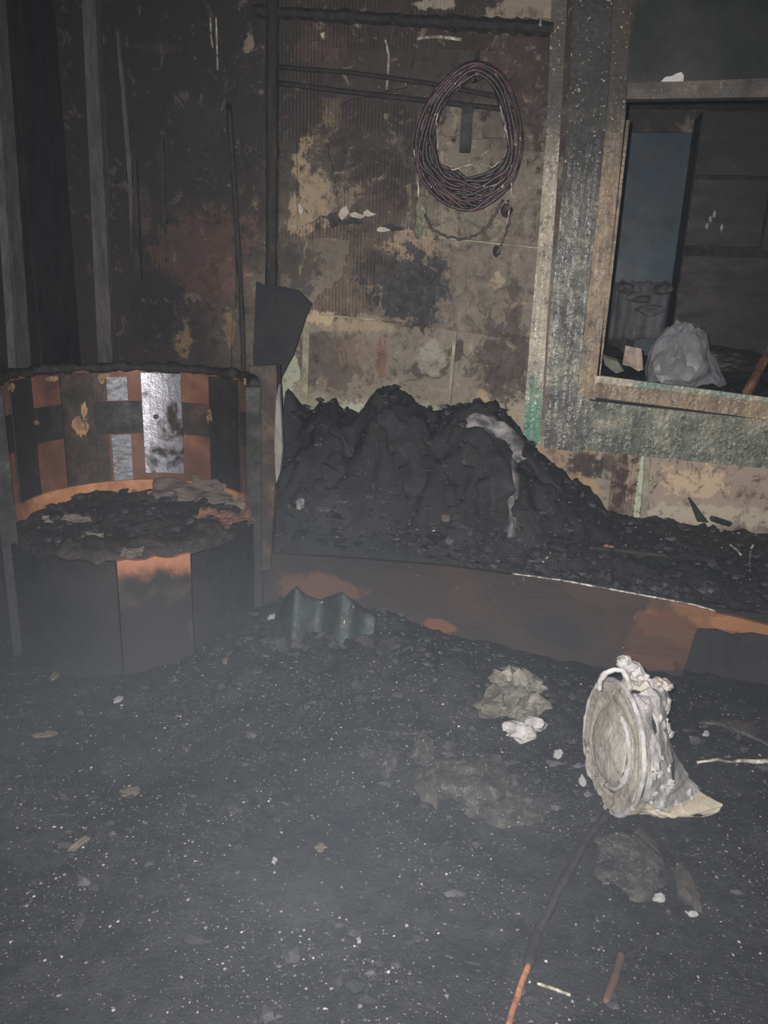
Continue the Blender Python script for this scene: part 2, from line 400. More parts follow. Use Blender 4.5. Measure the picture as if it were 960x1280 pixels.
obj('nail', MB().tube([onY(677, 28, YW), onY(676, 16, YW - .06), onY(675, 33, YW - .06)], .006, 6), M_palewire, label='bright metal hook at the right end of the ledge', cat='hook')

# left wall: dark boards between grey studs
wl = obj('wall_left', MB().box((XL - .1, -1.2, 0), (XL, YW, ZC)), M_dark_board, kind='structure', label='blackened left wall with bare grey studs')
ys = [3.38, 3.16, 2.96, 2.72, 2.5, 2.26, 2.0, 1.7]
for i in range(len(ys) - 1):
    obj('board', MB().box((XL, ys[i + 1] + .008, .02), (XL + .012 + .006 * (i % 3), ys[i] - .008, ZC - .02)), M_dark_board, wl)
p = onX(15, 300, XL + .07)
pts = [onX(x, y, XL + .06) for x, y in [(-8, 0), (6, 0), (36, 440), (40, 520), (20, 520), (14, 440)]]
obj('stud', MB().prism([onX(-20, -190, XL + .06), onX(-6, -190, XL + .06), onX(38, 440, XL + .06), onX(44, 560, XL + .06), onX(26, 560, XL + .06), onX(19, 440, XL + .06)], (-.05, 0, 0)), M_stud, wl, label='grey stud nearest the camera')
pp = [onY(x, y, YW - .05) for x, y in [(97, -118), (113, -118), (140, 440), (144, 560), (128, 560), (122, 440)]]
obj('stud', MB().prism(pp, (0, .045, 0)), M_stud, wl, label='grey stud in the corner')
obj('lath', MB().prism([onY(x, y, YW - .02) for x, y in [(145, 40), (149, 40), (166, 225), (164, 320), (160, 225)]], (0, .018, 0)), M_stud, wl, label='thin split lath')
obj('lath', MB().prism([onY(x, y, YW - .02) for x, y in [(164, 200), (170, 200), (176, 350), (170, 350)]], (0, .018, 0)), M_soot_wood, wl)
obj('lath', MB().prism([onY(x, y, YW - .02) for x, y in [(194, 175), (204, 175), (208, 280), (203, 282)]], (0, .018, 0)), M_soot_wood, wl)

# charred pipes on the back wall
def pipe(pts, r, label, name='charred_pipe'):
    P = []
    for i in range(len(pts) - 1):
        q0 = onY(*pts[i], YW - r - .014); q1 = onY(*pts[i + 1], YW - r - .014)
        for j in range(8): P.append(q0.lerp(q1, j / 8))
    P.append(onY(*pts[-1], YW - r - .014))
    return obj(name, MB().tube(P, r, 8, wob=.25), M_soot_wood, label=label, cat='pipe', smooth=True)
pipe([(286, 130), (294, 250), (302, 380), (305, 470)], .012, 'thin black pipe on the dark wall above the chair, left of the thicker one')
pipe([(341, -10), (340, 120), (340, 250), (339, 365), (338, 470)], .026, 'thick black pipe running down the wall where the lit tiles begin')
pipe([(350, 84), (440, 91), (528, 103), (640, 124)], .010, 'upper of two thin black pipes running across the wall behind the coil')
pipe([(348, 104), (430, 114), (515, 124), (636, 137)], .011, 'lower of two thin black pipes running across the wall behind the coil')
for lab, pts in (('left of two short pale wires high above the chair', [(263, 22), (264, 48), (266, 60)]), ('right of two short pale wires high above the chair', [(270, 22), (271, 50), (272, 88)])):
    obj('pale_wire', MB().tube([onY(x, y, YW - .015) for x, y in pts], .004, 6), M_palewire, label=lab, cat='wire')

# ------------------------------------------------------------------ window 1 in the back wall: burnt green painted frame
def paint(name, stops, gloss, soot=0.0, spot=None):
    t = NT(name); v = t.co('pos'); sx = t.n('ShaderNodeSeparateXYZ'); t.l(v, sx.inputs[0])
    a = t.noise(v, 7, 7, .66, .5); b = t.noise(v, 55, 5, .7)
    f = t.math('ADD', t.math('MULTIPLY', a, .62), t.math('MULTIPLY', b, .38))
    c = t.ramp(f, stops)
    hz = t.math('ADD', sx.outputs['Z'], t.math('MULTIPLY', a, .6))
    c = t.mix(t.rng(hz, 2.15 + soot, 2.5 + soot, 0, .85), c, S(30, 29, 32))
    if spot: c = t.mix(t.rng(hz, 1.42, 1.2, 0, .92), c, spot)
    c = t.mix(t.rng(t.noise(v, 80, 2, .6), .66, .71, 0, .8), c, S(186, 172, 150))
    h = t.math('ADD', t.math('MULTIPLY', t.voro(v, 64, 'SMOOTH_F1'), 1.0), t.math('MULTIPLY', t.noise(v, 90, 3, .6), .9))
    c = t.mix(t.rng(t.noise(v, 30, 6, .72), .54, .66, 0, .75), c, S(44, 40, 38))
    # paint melted to a gloss in runs down the wood, dull where soot lies thick
    run = t.noise(t.co('pos', (22, 1, 2.2)), 2.6, 6, .7, .3)
    g = t.math('MULTIPLY', t.rng(run, .46, .58), t.rng(hz, 2.62 + soot, 2.2 + soot))
    return t.out(c, t.math('ADD', t.math('MULTIPLY', g, gloss[0] - gloss[1]), gloss[1]), t.bump(h, 1.0, .0058), 0, .8)
GREEN = S(52, 92, 76)
M_frame = paint('blistered_green_grey_paint', [(.36, S(44, 42, 43)), (.46, S(74, 73, 71)), (.54, S(100, 100, 94)), (.62, S(150, 142, 128))], (.22, .85), -.22)
M_strip = paint('blistered_pale_paint', [(.34, S(92, 84, 75)), (.46, S(134, 125, 111)), (.58, S(164, 154, 138)), (.7, S(196, 187, 170))], (.24, .8), -.08, spot=S(70, 116, 98))
M_case = paint('scorched_beige_wood', [(.34, S(74, 63, 54)), (.47, S(112, 97, 80)), (.58, S(138, 120, 98)), (.7, S(164, 146, 120))], (.42, .85), -.05)
M_bottom = paint('scorched_green_board', [(.38, S(50, 52, 49)), (.47, S(82, 86, 77)), (.55, S(108, 110, 99)), (.63, S(154, 142, 122))], (.38, .85))
win = obj('window_1', MB().prism([onY(x, y, YW) for x, y in [(704, -60), (716, -60), (668, 556), (662, 556)]], (0, -.012, 0)), M_soot_wood, kind='structure', label='burnt window frame in the back wall, once green')
def wpart(name, px, th, mat, label=None, y0=YW):
    return obj(name, MB().prism([onY(x, y, y0 - th) for x, y in px], (0, th - .0005, 0)), mat, win, label=label)
wpart('outer_strip', [(692, -60), (712, -60), (703, 120), (695, 250), (684, 400), (675, 556), (653, 553), (661, 440), (673, 300), (684, 150)], .045, M_strip, 'pale outer strip, green at its foot')
wpart('side_board', [(718, -60), (775, -60), (764, 130), (752, 300), (738, 480), (735, 520), (728, 566), (680, 560), (684, 440), (702, 250), (712, 110)], .03, M_frame, 'broad blistered upright board')
wpart('bottom_board', [(731, 500), (800, 508), (1040, 534), (1040, 598), (960, 586), (820, 572), (728, 562)], .028, M_bottom, 'broad board below the opening')
wpart('casing', [(769, -60), (796, -60), (786, 60), (782, 140), (768, 280), (757, 372), (748, 482), (744, 500), (722, 494), (734, 380), (745, 280), (760, 130)], .06, M_case, 'upright scorched casing')
wpart('casing', [(722, 494), (733, 473), (752, 476), (960, 502), (1040, 513), (1040, 542), (960, 525), (850, 510)], .057, M_case, 'lower scorched casing')
wpart('inner_lip', [(742, 470), (752, 470), (960, 497), (1040, 508), (1040, 513), (960, 503), (745, 478)], .03, M_strip, y0=YW - .035)
wpart('inner_lip', [(783, 150), (787, 150), (762, 372), (750, 472), (746, 472), (757, 372), (769, 280)], .03, M_case, y0=YW - .03)
wpart('transom', [(784, 104), (1040, 95), (1040, 120), (784, 124)], .05, std('ashy_transom_wood', [(.35, S(58, 54, 52)), (.6, S(92, 84, 78)), (.75, S(120, 112, 104))], 9, (.4, .7), .8, 60, coord='pos', speck=(S(180, 172, 166), .66, 70)), 'ash covered cross bar', y0=YW + .01)
M_pane = std('sooted_glass', [(.35, S(24, 26, 26)), (.6, S(34, 37, 36)), (.8, S(44, 48, 44))], 2.2, (.35, .5), .12, 20, coord='pos', spec=.5)
wpart('pane', [(792, -60), (1040, -60), (1040, 98), (784, 106)], .006, M_pane, 'sooted upper pane', y0=YW + .02)
# reveal of the opening
rv = MB()
p0 = onY(790, 0, YW + .002); p1 = onY(742, 484, YW + .002)
rv.prism([p0, p1, p1 + Vector((-.06, 0, 0)), p0 + Vector((-.06, 0, 0))], (0, .118, 0))
obj('reveal', rv, M_soot_wood, win)
rv = MB(); q0 = onY(742, 482, YW + .002); q1 = onY(1040, 515, YW + .002)
rv.prism([q0, q1, q1 + Vector((0, 0, -.06)), q0 + Vector((0, 0, -.06))], (0, .118, 0))
obj('reveal', rv, M_soot_wood, win)

# scrap on the cross bar
def crumple(c, size, seed, th=.004, nu=14, nv=14, amp=.35, ax=(1, 0, 0), ay=(0, 0, 1), fold=3.0):
    """crumpled sheet standing at C, spanned by ax*size[0] and ay*size[1]"""
    ax, ay = Vector(ax).normalized(), Vector(ay).normalized(); nz = ax.cross(ay)
    c = Vector(c)
    def fn(u, v):
        uu, vv = u - .5, v - .5
        e = 1 + .25 * fbm(math.atan2(vv, uu) * 1.3 + seed, seed, 0, 3)
        r = fbm(u * fold + seed, v * fold, seed * 2, 4); s2 = 1 - abs(n1(u * fold * 1.7 + seed * 3, v * fold * 1.7, 1.5)) * 2
        p = c + ax * (uu * size[0] * e + .12 * size[0] * n1(u * 4, v * 4, seed)) + ay * (vv * size[1] * e + .12 * size[1] * n1(u * 4, v * 4, seed + 9)) + nz * (amp * min(size) * (r + .4 * s2))
        return p, nz
    return MB().sheet(fn, nu, nv, th)
M_white = std('white_paper_ash', [(.3, S(170, 166, 164)), (.7, S(214, 210, 208))], 12, (.7, .9), .3, 50)
obj('paper_scrap', MB().prism([onY(x, y, YW - .03) for x, y in [(826, 102), (832, 96), (840, 95), (845, 92), (852, 90), (855, 95), (854, 102)]], (0, .02, 0)), M_white, label='small white scrap lying on the window cross bar', cat='scrap')

# ------------------------------------------------------------------ the dark room beyond the window
YB = 6.0
obj('wall_beyond', MB().box((-.6, YB, 0), (3.2, YB + .1, ZC)), M_soot, kind='structure')
obj('floor_beyond', MB().box((-.6, YW + .12, -.1), (3.2, YB, 0)), M_soot, kind='structure')
obj('ceiling_beyond', MB().box((-.6, YW + .12, ZC), (3.2, YB, ZC + .1)), M_soot, kind='structure')
obj('wall_beyond_side', MB().box((-.7, YW + .12, 0), (-.6, YB, ZC)), M_soot, kind='structure')
obj('wall_beyond_right', MB().box((3.2, YW + .12, 0), (3.3, YB, ZC)), M_soot, kind='structure')
M_blue = std('sooted_blue_paint', [(.3, S(44, 58, 68)), (.55, S(56, 72, 84)), (.75, S(66, 84, 98))], 2.0, (.45, .6), .2, 12, coord='pos')
YD = 5.6
door = thing('door', 'dull blue door standing in the dark room behind the window', 'door', (onY(820, 300, YD).x, YD, 0))
dx0, dx1 = onY(772, 250, YD).x, onY(868, 250, YD).x
dp = [onY(x, y, YD) for x, y in [(782, 166), (872, 164), (838, 420)]]
zt, zb = onY(782, 166, YD).z, .04
obj('leaf', MB().prism([Vector((.44, YD, 0.02)), Vector((dx1 + .02, YD, 0.02)), Vector((dx1 + .02, YD, zt)), Vector((.44, YD, zt))], (0, .04, 0)), M_blue, door)
obj('lower_panel', MB().box((.52, YD - .012, 1.35), (dx1 - .08, YD - .0005, 1.5)), M_blue, door)
obj('upper_panel', MB().box((.52, YD - .008, 1.6), (dx1 - .06, YD - .0005, zt - .1)), M_blue, door)
lin = MB()
lin.box((.3, YD - .02, zt), (dx1 + .02, YD + .05, zt + .13))
obj('trim_2', lin, std('sooted_lintel', [(.4, S(44, 40, 38)), (.55, S(62, 56, 52)), (.72, S(150, 140, 128))], 5, (.6, .8), .5, 30, coord='pos'), kind='structure', label='flaking lintel over the blue door')
M_brown = std('sooty_brown_wood', [(.3, S(36, 32, 32)), (.55, S(48, 42, 41)), (.75, S(62, 54, 51))], 2.5, (.4, .65), .3, 30, coord='pos', stretch=(1, 1, 3))
YK = 5.35
cb = thing('wardrobe', 'tall sooty brown wardrobe in the dark room behind the window', 'wardrobe', (1.15, YK, 0))
kx0 = onY(858, 280, YK).x; kx1 = 1.95
kz = [0.0, onY(880, 318, YK).z, onY(880, 222, YK).z, onY(880, 140, YK).z]
obj('body', MB().box((kx0, YK, 0), (kx1, YK + .5, kz[3])), M_soot, cb)
obj('lower_door', MB().box((kx0 + .005, YK - .02, .05), (kx1, YK - .0005, kz[1] - .012)), M_brown, cb)
mid = obj('middle_door', MB().box((kx0 + .005, YK - .02, kz[1] + .05), (kx0 + .44, YK - .0005, kz[2] - .012)), M_brown, cb)
obj('middle_door', MB().box((kx0 + .455, YK - .02, kz[1] + .03), (kx1, YK - .0005, kz[2] - .012)), M_brown, cb)
obj('upper_door', MB().box((kx0 + .005, YK - .02, kz[2] + .012), (kx1, YK - .0005, kz[3])), M_brown, cb)
M_glint = std('pale_glint', [(.3, S(120, 118, 116)), (.7, S(180, 176, 172))], 20, (.2, .4), .3, 60)  # pale colour stands for glints of light on the middle door
for i, (x, y) in enumerate([(884, 282), (888, 274), (902, 285), (893, 268)]):
    obj('glint_lump', MB().lump(onY(x, y, YK - .022), (.012, .006, .022), i + .4, sub=1), M_glint, mid)

# counter just behind the window, at sill height, with burnt things on it
YC0, YC1, ZK = YW + .14, 4.85, .95
ctr = thing('counter', 'burnt counter just behind the window sill, covered in ash', 'counter', (.85, 4.2, 0))
obj('worktop', MB().box((.0, YC0, ZK - .06), (1.7, YC1, ZK)), M_soot_wood, ctr)
obj('carcass', MB().box((.03, YC0 + .03, 0), (1.67, YC1 - .04, ZK - .06)), M_soot, ctr)
def Hc(x, y): return ZK + .02 + .11 * max(0, (y - YC0 - .35) / .9) + .05 * fbm(x * 7, y * 7, 2.2, 5)
def grid(x0, x1, y0, y1, step, H, bottom):
    mb = MB(); nx = int((x1 - x0) / step); ny = int((y1 - y0) / step)
    for j in range(ny + 1):
        for i in range(nx + 1):
            x = x0 + (x1 - x0) * i / nx; y = y0 + (y1 - y0) * j / ny
            mb.v.append(Vector((x, y, H(x, y))))
    w = nx + 1
    for j in range(ny):
        for i in range(nx): mb.f.append((j * w + i, j * w + i + 1, j * w + w + i + 1, j * w + w + i))
    # skirt down to the bearing surface
    k = len(mb.v)
    ring = [i for i in range(w)] + [j * w + nx for j in range(1, ny + 1)] + [ny * w + i for i in range(nx - 1, -1, -1)] + [j * w for j in range(ny - 1, 0, -1)]
    for i in ring: mb.v.append(Vector((mb.v[i].x, mb.v[i].y, bottom)))
    n = len(ring)
    for i in range(n): mb.f.append((ring[i], k + i, k + (i + 1) % n, ring[(i + 1) % n]))
    return mb
obj('counter_debris', grid(.02, 1.68, YC0 + .01, YC1 - .02, .02, Hc, ZK), M_soot_debris, kind='stuff', label='black ash and crumbs covering the counter behind the window', smooth=True)
M_bag = std('grey_plastic_film', [(.3, S(88, 88, 92)), (.55, S(116, 116, 121)), (.75, S(140, 140, 146))], 5, (.35, .6), .4, 25)
def bag(c, r, seed, name, label, mat, cat, taper=.0, sub=4):
    """crumpled film or rag: creases run along the borders of cells"""
    mb = MB(); bm = bmesh.new(); bmesh.ops.create_icosphere(bm, subdivisions=sub, radius=1); vs = []
    for v in bm.verts:
        d = v.co.copy(); q = Vector((d.x * 1.15 + seed, d.y * 1.15 - seed, d.z * 1.15))
        ds = mn.voronoi(q)[0]; d2 = mn.voronoi(q * 2.3)[0]
        k = .74 + .42 * ds[0] + .30 * (ds[1] - ds[0]) + .16 * (d2[1] - d2[0]) + .22 * fbm(q.x, q.y, q.z, 3)
        w = 1 - taper * max(0, d.z) + .35 * taper * max(0, -d.z)
        vs.append(Vector(c) + Vector((d.x * r[0] * k * w, d.y * r[1] * k * w, d.z * r[2] * k * (1 if d.z > 0 else .6))))
    mb.add(vs, [tuple(v.index for v in f.verts) for f in bm.faces]); bm.free()
    return obj(name, mb, mat, label=label, cat=cat)
q = onY(852, 450, 4.1); bag((q.x, 4.1, q.z - .05), (.17, .11, .24), 3.3, 'plastic_bag', 'crumpled pale grey plastic bag on the counter behind the window', M_bag, 'bag', .45)
q = onY(900, 455, 4.35); bag((q.x + .03, 4.4, q.z), (.2, .12, .085), 8.1, 'rag', 'low grey brown rag heap right of the plastic bag', M_brown, 'rag')
q = onY(792, 447, 3.95)
pa = MB().prism([onY(x, y, 3.95 + (y - 430) * -.002) for x, y in [(782, 432), (802, 436), (804, 462), (798, 464), (788, 458), (778, 456)]], (0, .012, 0))
obj('card', pa, std('scorched_card', [(.35, S(90, 76, 70)), (.55, S(176, 158, 146)), (.7, S(206, 190, 178))], 9, (.7, .9), .3, 40), label='small scorched card with pale lower edge left of the plastic bag', cat='card')
pa = MB().prism([onY(x, y, 3.75) for x, y in [(754, 446), (772, 452), (780, 464), (770, 467), (756, 456)]], (0, .02, .01))
obj('scrap', pa, std('greenish_card', [(.4, S(80, 82, 72)), (.7, S(124, 126, 108))], 9), label='dull green scrap in the corner of the window opening', cat='scrap')
# shreds hanging at the foot of the blue door
M_shred = std('grey_burnt_cloth', [(.3, S(66, 66, 70)), (.55, S(98, 98, 102)), (.75, S(122, 122, 126))], 5, (.6, .85), .4, 40)
sh = thing('cloth_stack', 'grey folded cloths stacked in front of the blue door', 'cloth', (.45, 5.2, .0))
for i, (px, w) in enumerate([(774, 16), (790, 26), (818, 32)]):
    c0 = onY(px, 352, 5.2); c1 = onY(px - 6, 424, 5.2); W = w * 5.3 / F * .5
    def fn(u, v, c0=c0, c1=c1, W=W, i=i):
        p = c0.lerp(c1, v); return p + Vector(((u - .5) * 2 * W, .02 * math.sin(u * 9 + v * 3 + i) + .02 * n1(u * 4, v * 4, i), (.03 * n1(u * 5, i) if v < .1 else 0))), (0, -1, 0)
    obj('hanging_fold', MB().sheet(fn, 8, 8, .01), M_shred, sh, smooth=True)
obj('support', MB().box((.32, 5.25, 0), (.66, 5.45, 1.45)), M_soot, sh)
for i, (px, py, rx) in enumerate([(800, 372, .09), (828, 362, .06), (815, 388, .08), (782, 360, .05)]):
    obj('crumpled_fold', MB().lump(onY(px, py, 5.18), (rx, .06, .035), i * 2.1 + .3, .5), M_shred, sh)
st = MB().tube([onY(965, 432, 3.95), onY(950, 462, 3.8), onY(934, 492, 3.68)], .02, 6, wob=.3)
obj('wood_stick', st, std('half_burnt_stick', [(.35, S(60, 44, 36)), (.55, S(120, 84, 58)), (.7, S(176, 160, 140))], 8, (.6, .8), .6, 40), label='half burnt brown stick leaning inside the window at far right', cat='stick')

# ------------------------------------------------------------------ coil of burnt cable on the wall
M_cable = std('charred_red_cable', [(.36, S(22, 18, 20)), (.48, S(44, 25, 29)), (.6, S(66, 36, 41)), (.72, S(92, 62, 62))], 22, (.35, .6), .7, 60, .004, coord='pos', speck=(S(204, 196, 186), .665, 40), spec=.6)
M_cable_dk = std('charred_black_cable', [(.34, S(20, 18, 20)), (.55, S(34, 28, 30)), (.7, S(62, 48, 48))], 22, (.35, .6), .7, 60, .004, coord='pos', speck=(S(190, 184, 176), .70, 30), spec=.6)
hook = onY(598, 82, YW)
obj('wall_hook', MB().tube([hook + Vector((0, .01, -.01)), hook + Vector((0, -.05, 0)), hook + Vector((0, -.10, .005)), hook + Vector((0, -.105, .03))], .009, 7), M_soot_wood, label='black hook that the cable coil hangs from', cat='hook')
coil = thing('cable_coil', 'coil of burnt dark red cable hanging on the tiled wall', 'cable', (onY(585, 255, YW - .05)))
inner = [(598, 92), (618, 108), (630, 150), (634, 190), (622, 212), (598, 222), (572, 216), (552, 200), (546, 165), (556, 128), (578, 104)]
outer = [(597, 78), (626, 92), (644, 130), (652, 180), (640, 228), (610, 254), (582, 261), (550, 248), (526, 218), (520, 178), (536, 128), (568, 90)]
def loop_at(pts, t):
    n = len(pts); f = (t % 1) * n; i = int(f); u = f - i
    P = [pts[(i + k - 1) % n] for k in range(4)]
    c = lambda a: .5 * ((2 * P[1][a]) + (-P[0][a] + P[2][a]) * u + (2 * P[0][a] - 5 * P[1][a] + 4 * P[2][a] - P[3][a]) * u * u + (-P[0][a] + 3 * P[1][a] - 3 * P[2][a] + P[3][a]) * u ** 3)
    return c(0), c(1)
rnd = random.Random(5)
for k in range(34):
    m = rnd.random() ** .8; ph = rnd.random() * 9; dep = .022 + .05 * rnd.random(); P = []
    for i in range(44):
        t = i / 44
        a0, a1 = loop_at(inner, t), loop_at(outer, t)
        mm = min(1.04, max(-.08, m + .42 * n1(math.cos(t * 6.28) * 1.3 + ph, math.sin(t * 6.28) * 1.3, k * 3.3)))
        p = onY(a0[0] * (1 - mm) + a1[0] * mm, a0[1] * (1 - mm) + a1[1] * mm, YW - dep - .012 * n1(t * 5, k))
        P.append(p)
    obj('cable_loop', MB().tube(P, .0066 + .002 * rnd.random(), 6, closed=True, wob=.25, seed=k), M_cable if k % 3 else M_cable_dk, coil, smooth=True)
def strand(pts, r, mat, name='loose_strand', dep=.06):
    P = []
    for i in range(len(pts) - 1):
        for j in range(6):
            P.append(onY(pts[i][0] + (pts[i + 1][0] - pts[i][0]) * j / 6, pts[i][1] + (pts[i + 1][1] - pts[i][1]) * j / 6, YW - dep))
    P.append(onY(*pts[-1], YW - dep))
    P = [p + Vector((.007 * n1(i * .9, r * 999), 0, .007 * n1(i * .9, 5 + r * 999))) for i, p in enumerate(P)]
    return obj(name, MB().tube(P, r, 6, wob=.3), mat, coil, smooth=True)
strand([(532, 142), (522, 160), (518, 190), (522, 222), (524, 245), (528, 264)], .0036, M_palewire)
strand([(547, 128), (546, 150), (547, 185), (551, 205)], .003, M_palewire)
strand([(625, 132), (632, 160), (638, 190), (640, 215), (639, 240), (637, 262), (632, 285)], .003, M_palewire)
strand([(640, 112), (646, 140), (650, 170)], .003, M_palewire)
strand([(551, 198), (566, 212), (590, 205), (612, 188)], .0028, M_palewire)
strand([(592, 204), (615, 209), (628, 200)], .0028, M_palewire)
strand([(530, 268), (540, 286), (560, 296), (580, 299), (600, 292), (612, 280), (622, 262), (628, 250)], .0055, M_cable_dk, 'hanging_loop', .03)
strand([(636, 250), (636, 280), (630, 300), (622, 314)], .0045, M_cable, 'tail', .03)
for (x, y, r) in ((633, 262, .022), (621, 314, .018), (596, 90, .03), (645, 168, .02)):
    obj('knot', MB().lump(onY(x, y, YW - .045), (r, r * .8, r * 1.2), x * .1, .5), M_cable_dk, coil)
obj('charred_block', MB().box(tuple(onY(574, 190, YW - .035)), tuple(onY(592, 136, YW))), M_soot, label='black upright wooden block on the wall inside the cable coil', cat='block')
M_greenish = std('melted_green_plastic', [(.35, S(70, 66, 58)), (.55, S(104, 104, 84)), (.7, S(140, 150, 120))], 14, (.5, .8), .6, 60)
for i, (x, y, rx, rz) in enumerate([(528, 262, .026, .034), (524, 285, .02, .045), (534, 240, .012, .03)]):
    obj('melted_plastic', MB().lump(onY(x, y, YW - .008), (rx, .012, rz), i + 3.3, .6), M_greenish, wall_back)

# ------------------------------------------------------------------ ground height: ash on the floor, the bed, the heap on it
def bed_front(x): return 2.80 - .095 * x           # line of the bed's front board
ZD = .33
XB0 = -1.0
sil = [(-1.16, .86), (-1.06, .89), (-.95, .81), (-.86, .875), (-.72, .815), (-.66, .875), (-.62, .915), (-.56, .885), (-.37, .835), (-.27, .87), (-.17, .88), (-.08, .865), (-.02, .81), (.06, .70), (.16, .63), (.28, .555), (.36, .50), (.45, .44), (2.0, .40)]
def interp(x, tab):
    if x <= tab[0][0]: return tab[0][1]
    for (a, b), (c, d) in zip(tab, tab[1:]):
        if x <= c: return b + (d - b) * (x - a) / (c - a)
    return tab[-1][1]
def smooth(a, b, x):
    t = min(1, max(0, (x - a) / (b - a))); return t * t * (3 - 2 * t)
def Hbed(x, y):
    yf = bed_front(x); u = (y - yf) / (3.42 - yf)         # 0 at the front board, 1 near the wall
    ridge = interp(x, sil) - ZD
    prof = smooth(-.05, .75, u) * (1 - .12 * smooth(.8, 1.15, u))
    base = .075 * smooth(.1, 1.0, u)
    h = max(ridge * prof, base)
    k = min(1, max(0, ridge - .05) * 3)
    r = fbm(x * 5, y * 5, .7, 5); cr = 1 - 2 * abs(n1(x * 6.5, y * 6.5, 3.3 + r * .6))
    return ZD + h + (.012 + .05 * k * smooth(0, .3, u)) * r + .030 * k * cr * smooth(0, .35, u) + .045 * min(1, k * 1.5) * smooth(0, .3, u) * (1 - 2 * abs(n1(x * 11, y * 11, 7.7 + r))) + .018 * fbm(x * 20, y * 20, 4.4, 4)
mounds = [(-.62, 2.45, .5, .32, .13), (-.2, 2.35, .4, .3, .08), (-.95, 2.3, .3, .2, .05), (.15, 2.3, .3, .25, .05), (-.15, 1.95, .45, .16, .03), (.8, 2.3, .4, .3, .03), (-.75, 2.62, .5, .1, .09)]
def Hfloor(x, y):
    h = .035
    for cx, cy, sx, sy, a in mounds: h += a * math.exp(-((x - cx) / sx) ** 2 - ((y - cy) / sy) ** 2)
    m = min(1, (h - .03) * 14)
    r = fbm(x * 4, y * 4, 1.7, 5)
    return max(.006, h + .022 * r + .02 * m * (1 - 2 * abs(n1(x * 7, y * 7, 2 + r))) + .007 * fbm(x * 22, y * 22, 5.5, 4))
CX, CY, CR = -1.44, 2.637, .45                              # the round chair
SEAT = .50
def H(x, y):
    if math.hypot(x - CX, y - CY) < CR: return SEAT
    if y > bed_front(x) and x > XB0 - .2: return Hbed(x, y)
    return Hfloor(x, y)
def hit(px, py):
    """where the line of sight through a pixel meets the ground, bed or heap"""
    d = ray(px, py); t = .9
    while t < 6:
        p = CAMLOC + d * t
        if p.z <= H(p.x, p.y) or p.y > YW - .02: break
        t += .01
    return p
obj('ash_layer', grid(XL + .03, XR - .01, .55, 3.4, .018, Hfloor, -.0005 + .001), M_ash, kind='stuff', label='dark grey ash and cinders covering the floor', smooth=True)

# ------------------------------------------------------------------ bed box
M_bedboard = None
t = NT('scorched_brown_board'); v = t.co('pos'); sx = t.n('ShaderNodeSeparateXYZ'); t.l(v, sx.inputs[0])
na = t.noise(v, 3.5, 7, .62, .6); nb = t.noise(t.co('pos', (2, 2, 12)), 5, 5, .6)
c = t.ramp(na, [(.3, S(34, 30, 30)), (.5, S(46, 38, 36)), (.68, S(60, 46, 41))])
wv = t.math('MULTIPLY', t.math('SUBTRACT', t.noise(v, 9, 6, .66, .5), .5), 2.2)
for (px, py, rx, ry, col, amt) in [(862, 775, 52, 32, S(112, 76, 53), .9), (830, 800, 40, 40, S(74, 52, 43), .8), (400, 735, 60, 24, S(88, 60, 47), .9), (550, 782, 20, 9, S(104, 66, 46), .9), (520, 740, 40, 24, S(50, 41, 39), .6), (930, 782, 50, 9, S(130, 90, 60), .9), (700, 790, 40, 20, S(34, 32, 34), .8), (760, 745, 60, 14, S(56, 46, 42), .7), (460, 700, 60, 12, S(36, 34, 35), .7), (810, 828, 40, 10, S(80, 54, 42), .8)]:
    p = onP(px, py, Vector((0, 2.80, 0)), Vector((.095, 1, 0))); k = 2.95 / F
    a_ = t.n('ShaderNodeVectorMath', operation='SUBTRACT'); t.l(v, a_.inputs[0]); a_.inputs[1].default_value = p
    b_ = t.n('ShaderNodeVectorMath', operation='MULTIPLY'); t.l(a_.outputs[0], b_.inputs[0]); b_.inputs[1].default_value = (1 / (rx * k), 0, 1 / (ry * k))
    l_ = t.n('ShaderNodeVectorMath', operation='LENGTH'); t.l(b_.outputs[0], l_.inputs[0])
    c = t.mix(t.rng(t.math('ADD', l_.outputs['Value'], wv), 1.15, .75, 0, amt), c, col)
c = t.mix(t.rng(t.noise(v, 75, 2, .6), .72, .76, 0, .7), c, S(130, 124, 120))
M_bedboard = t.out(c, t.rng(na, .3, .7, .55, .85), t.bump(nb, .35, .006), 0, .3)

bed = thing('bed_base', 'burnt wooden bed box along the back wall with scorched brown front board', 'bed', (0.1, 3.1, 0))
n_b = Vector((.095, 1, 0)); p_b = Vector((0, 2.80, 0))
B = lambda x, y: onP(x, y, p_b, n_b)
top = [(338, 692), (420, 697), (500, 703), (560, 708), (650, 720), (700, 726), (760, 737), (820, 748), (868, 757), (895, 766), (925, 773), (960, 782), (1030, 796)]
hole = [(1030, 806), (985, 797), (960, 794), (940, 790), (915, 792), (896, 786), (872, 785), (866, 800), (860, 822), (852, 846), (846, 868)]
poly = [B(*p) for p in top] + [B(*p) for p in hole]
poly += [Vector((B(846, 868).x, 0, 0)), Vector((B(338, 700).x, 0, 0))]
for p in poly[-2:]: p.y = bed_front(p.x); p.z = .0
for p in poly: p.z = max(p.z, .002)
fb = MB().prism(poly, (0, .022, 0))
obj('front_board', fb, M_bedboard, bed)
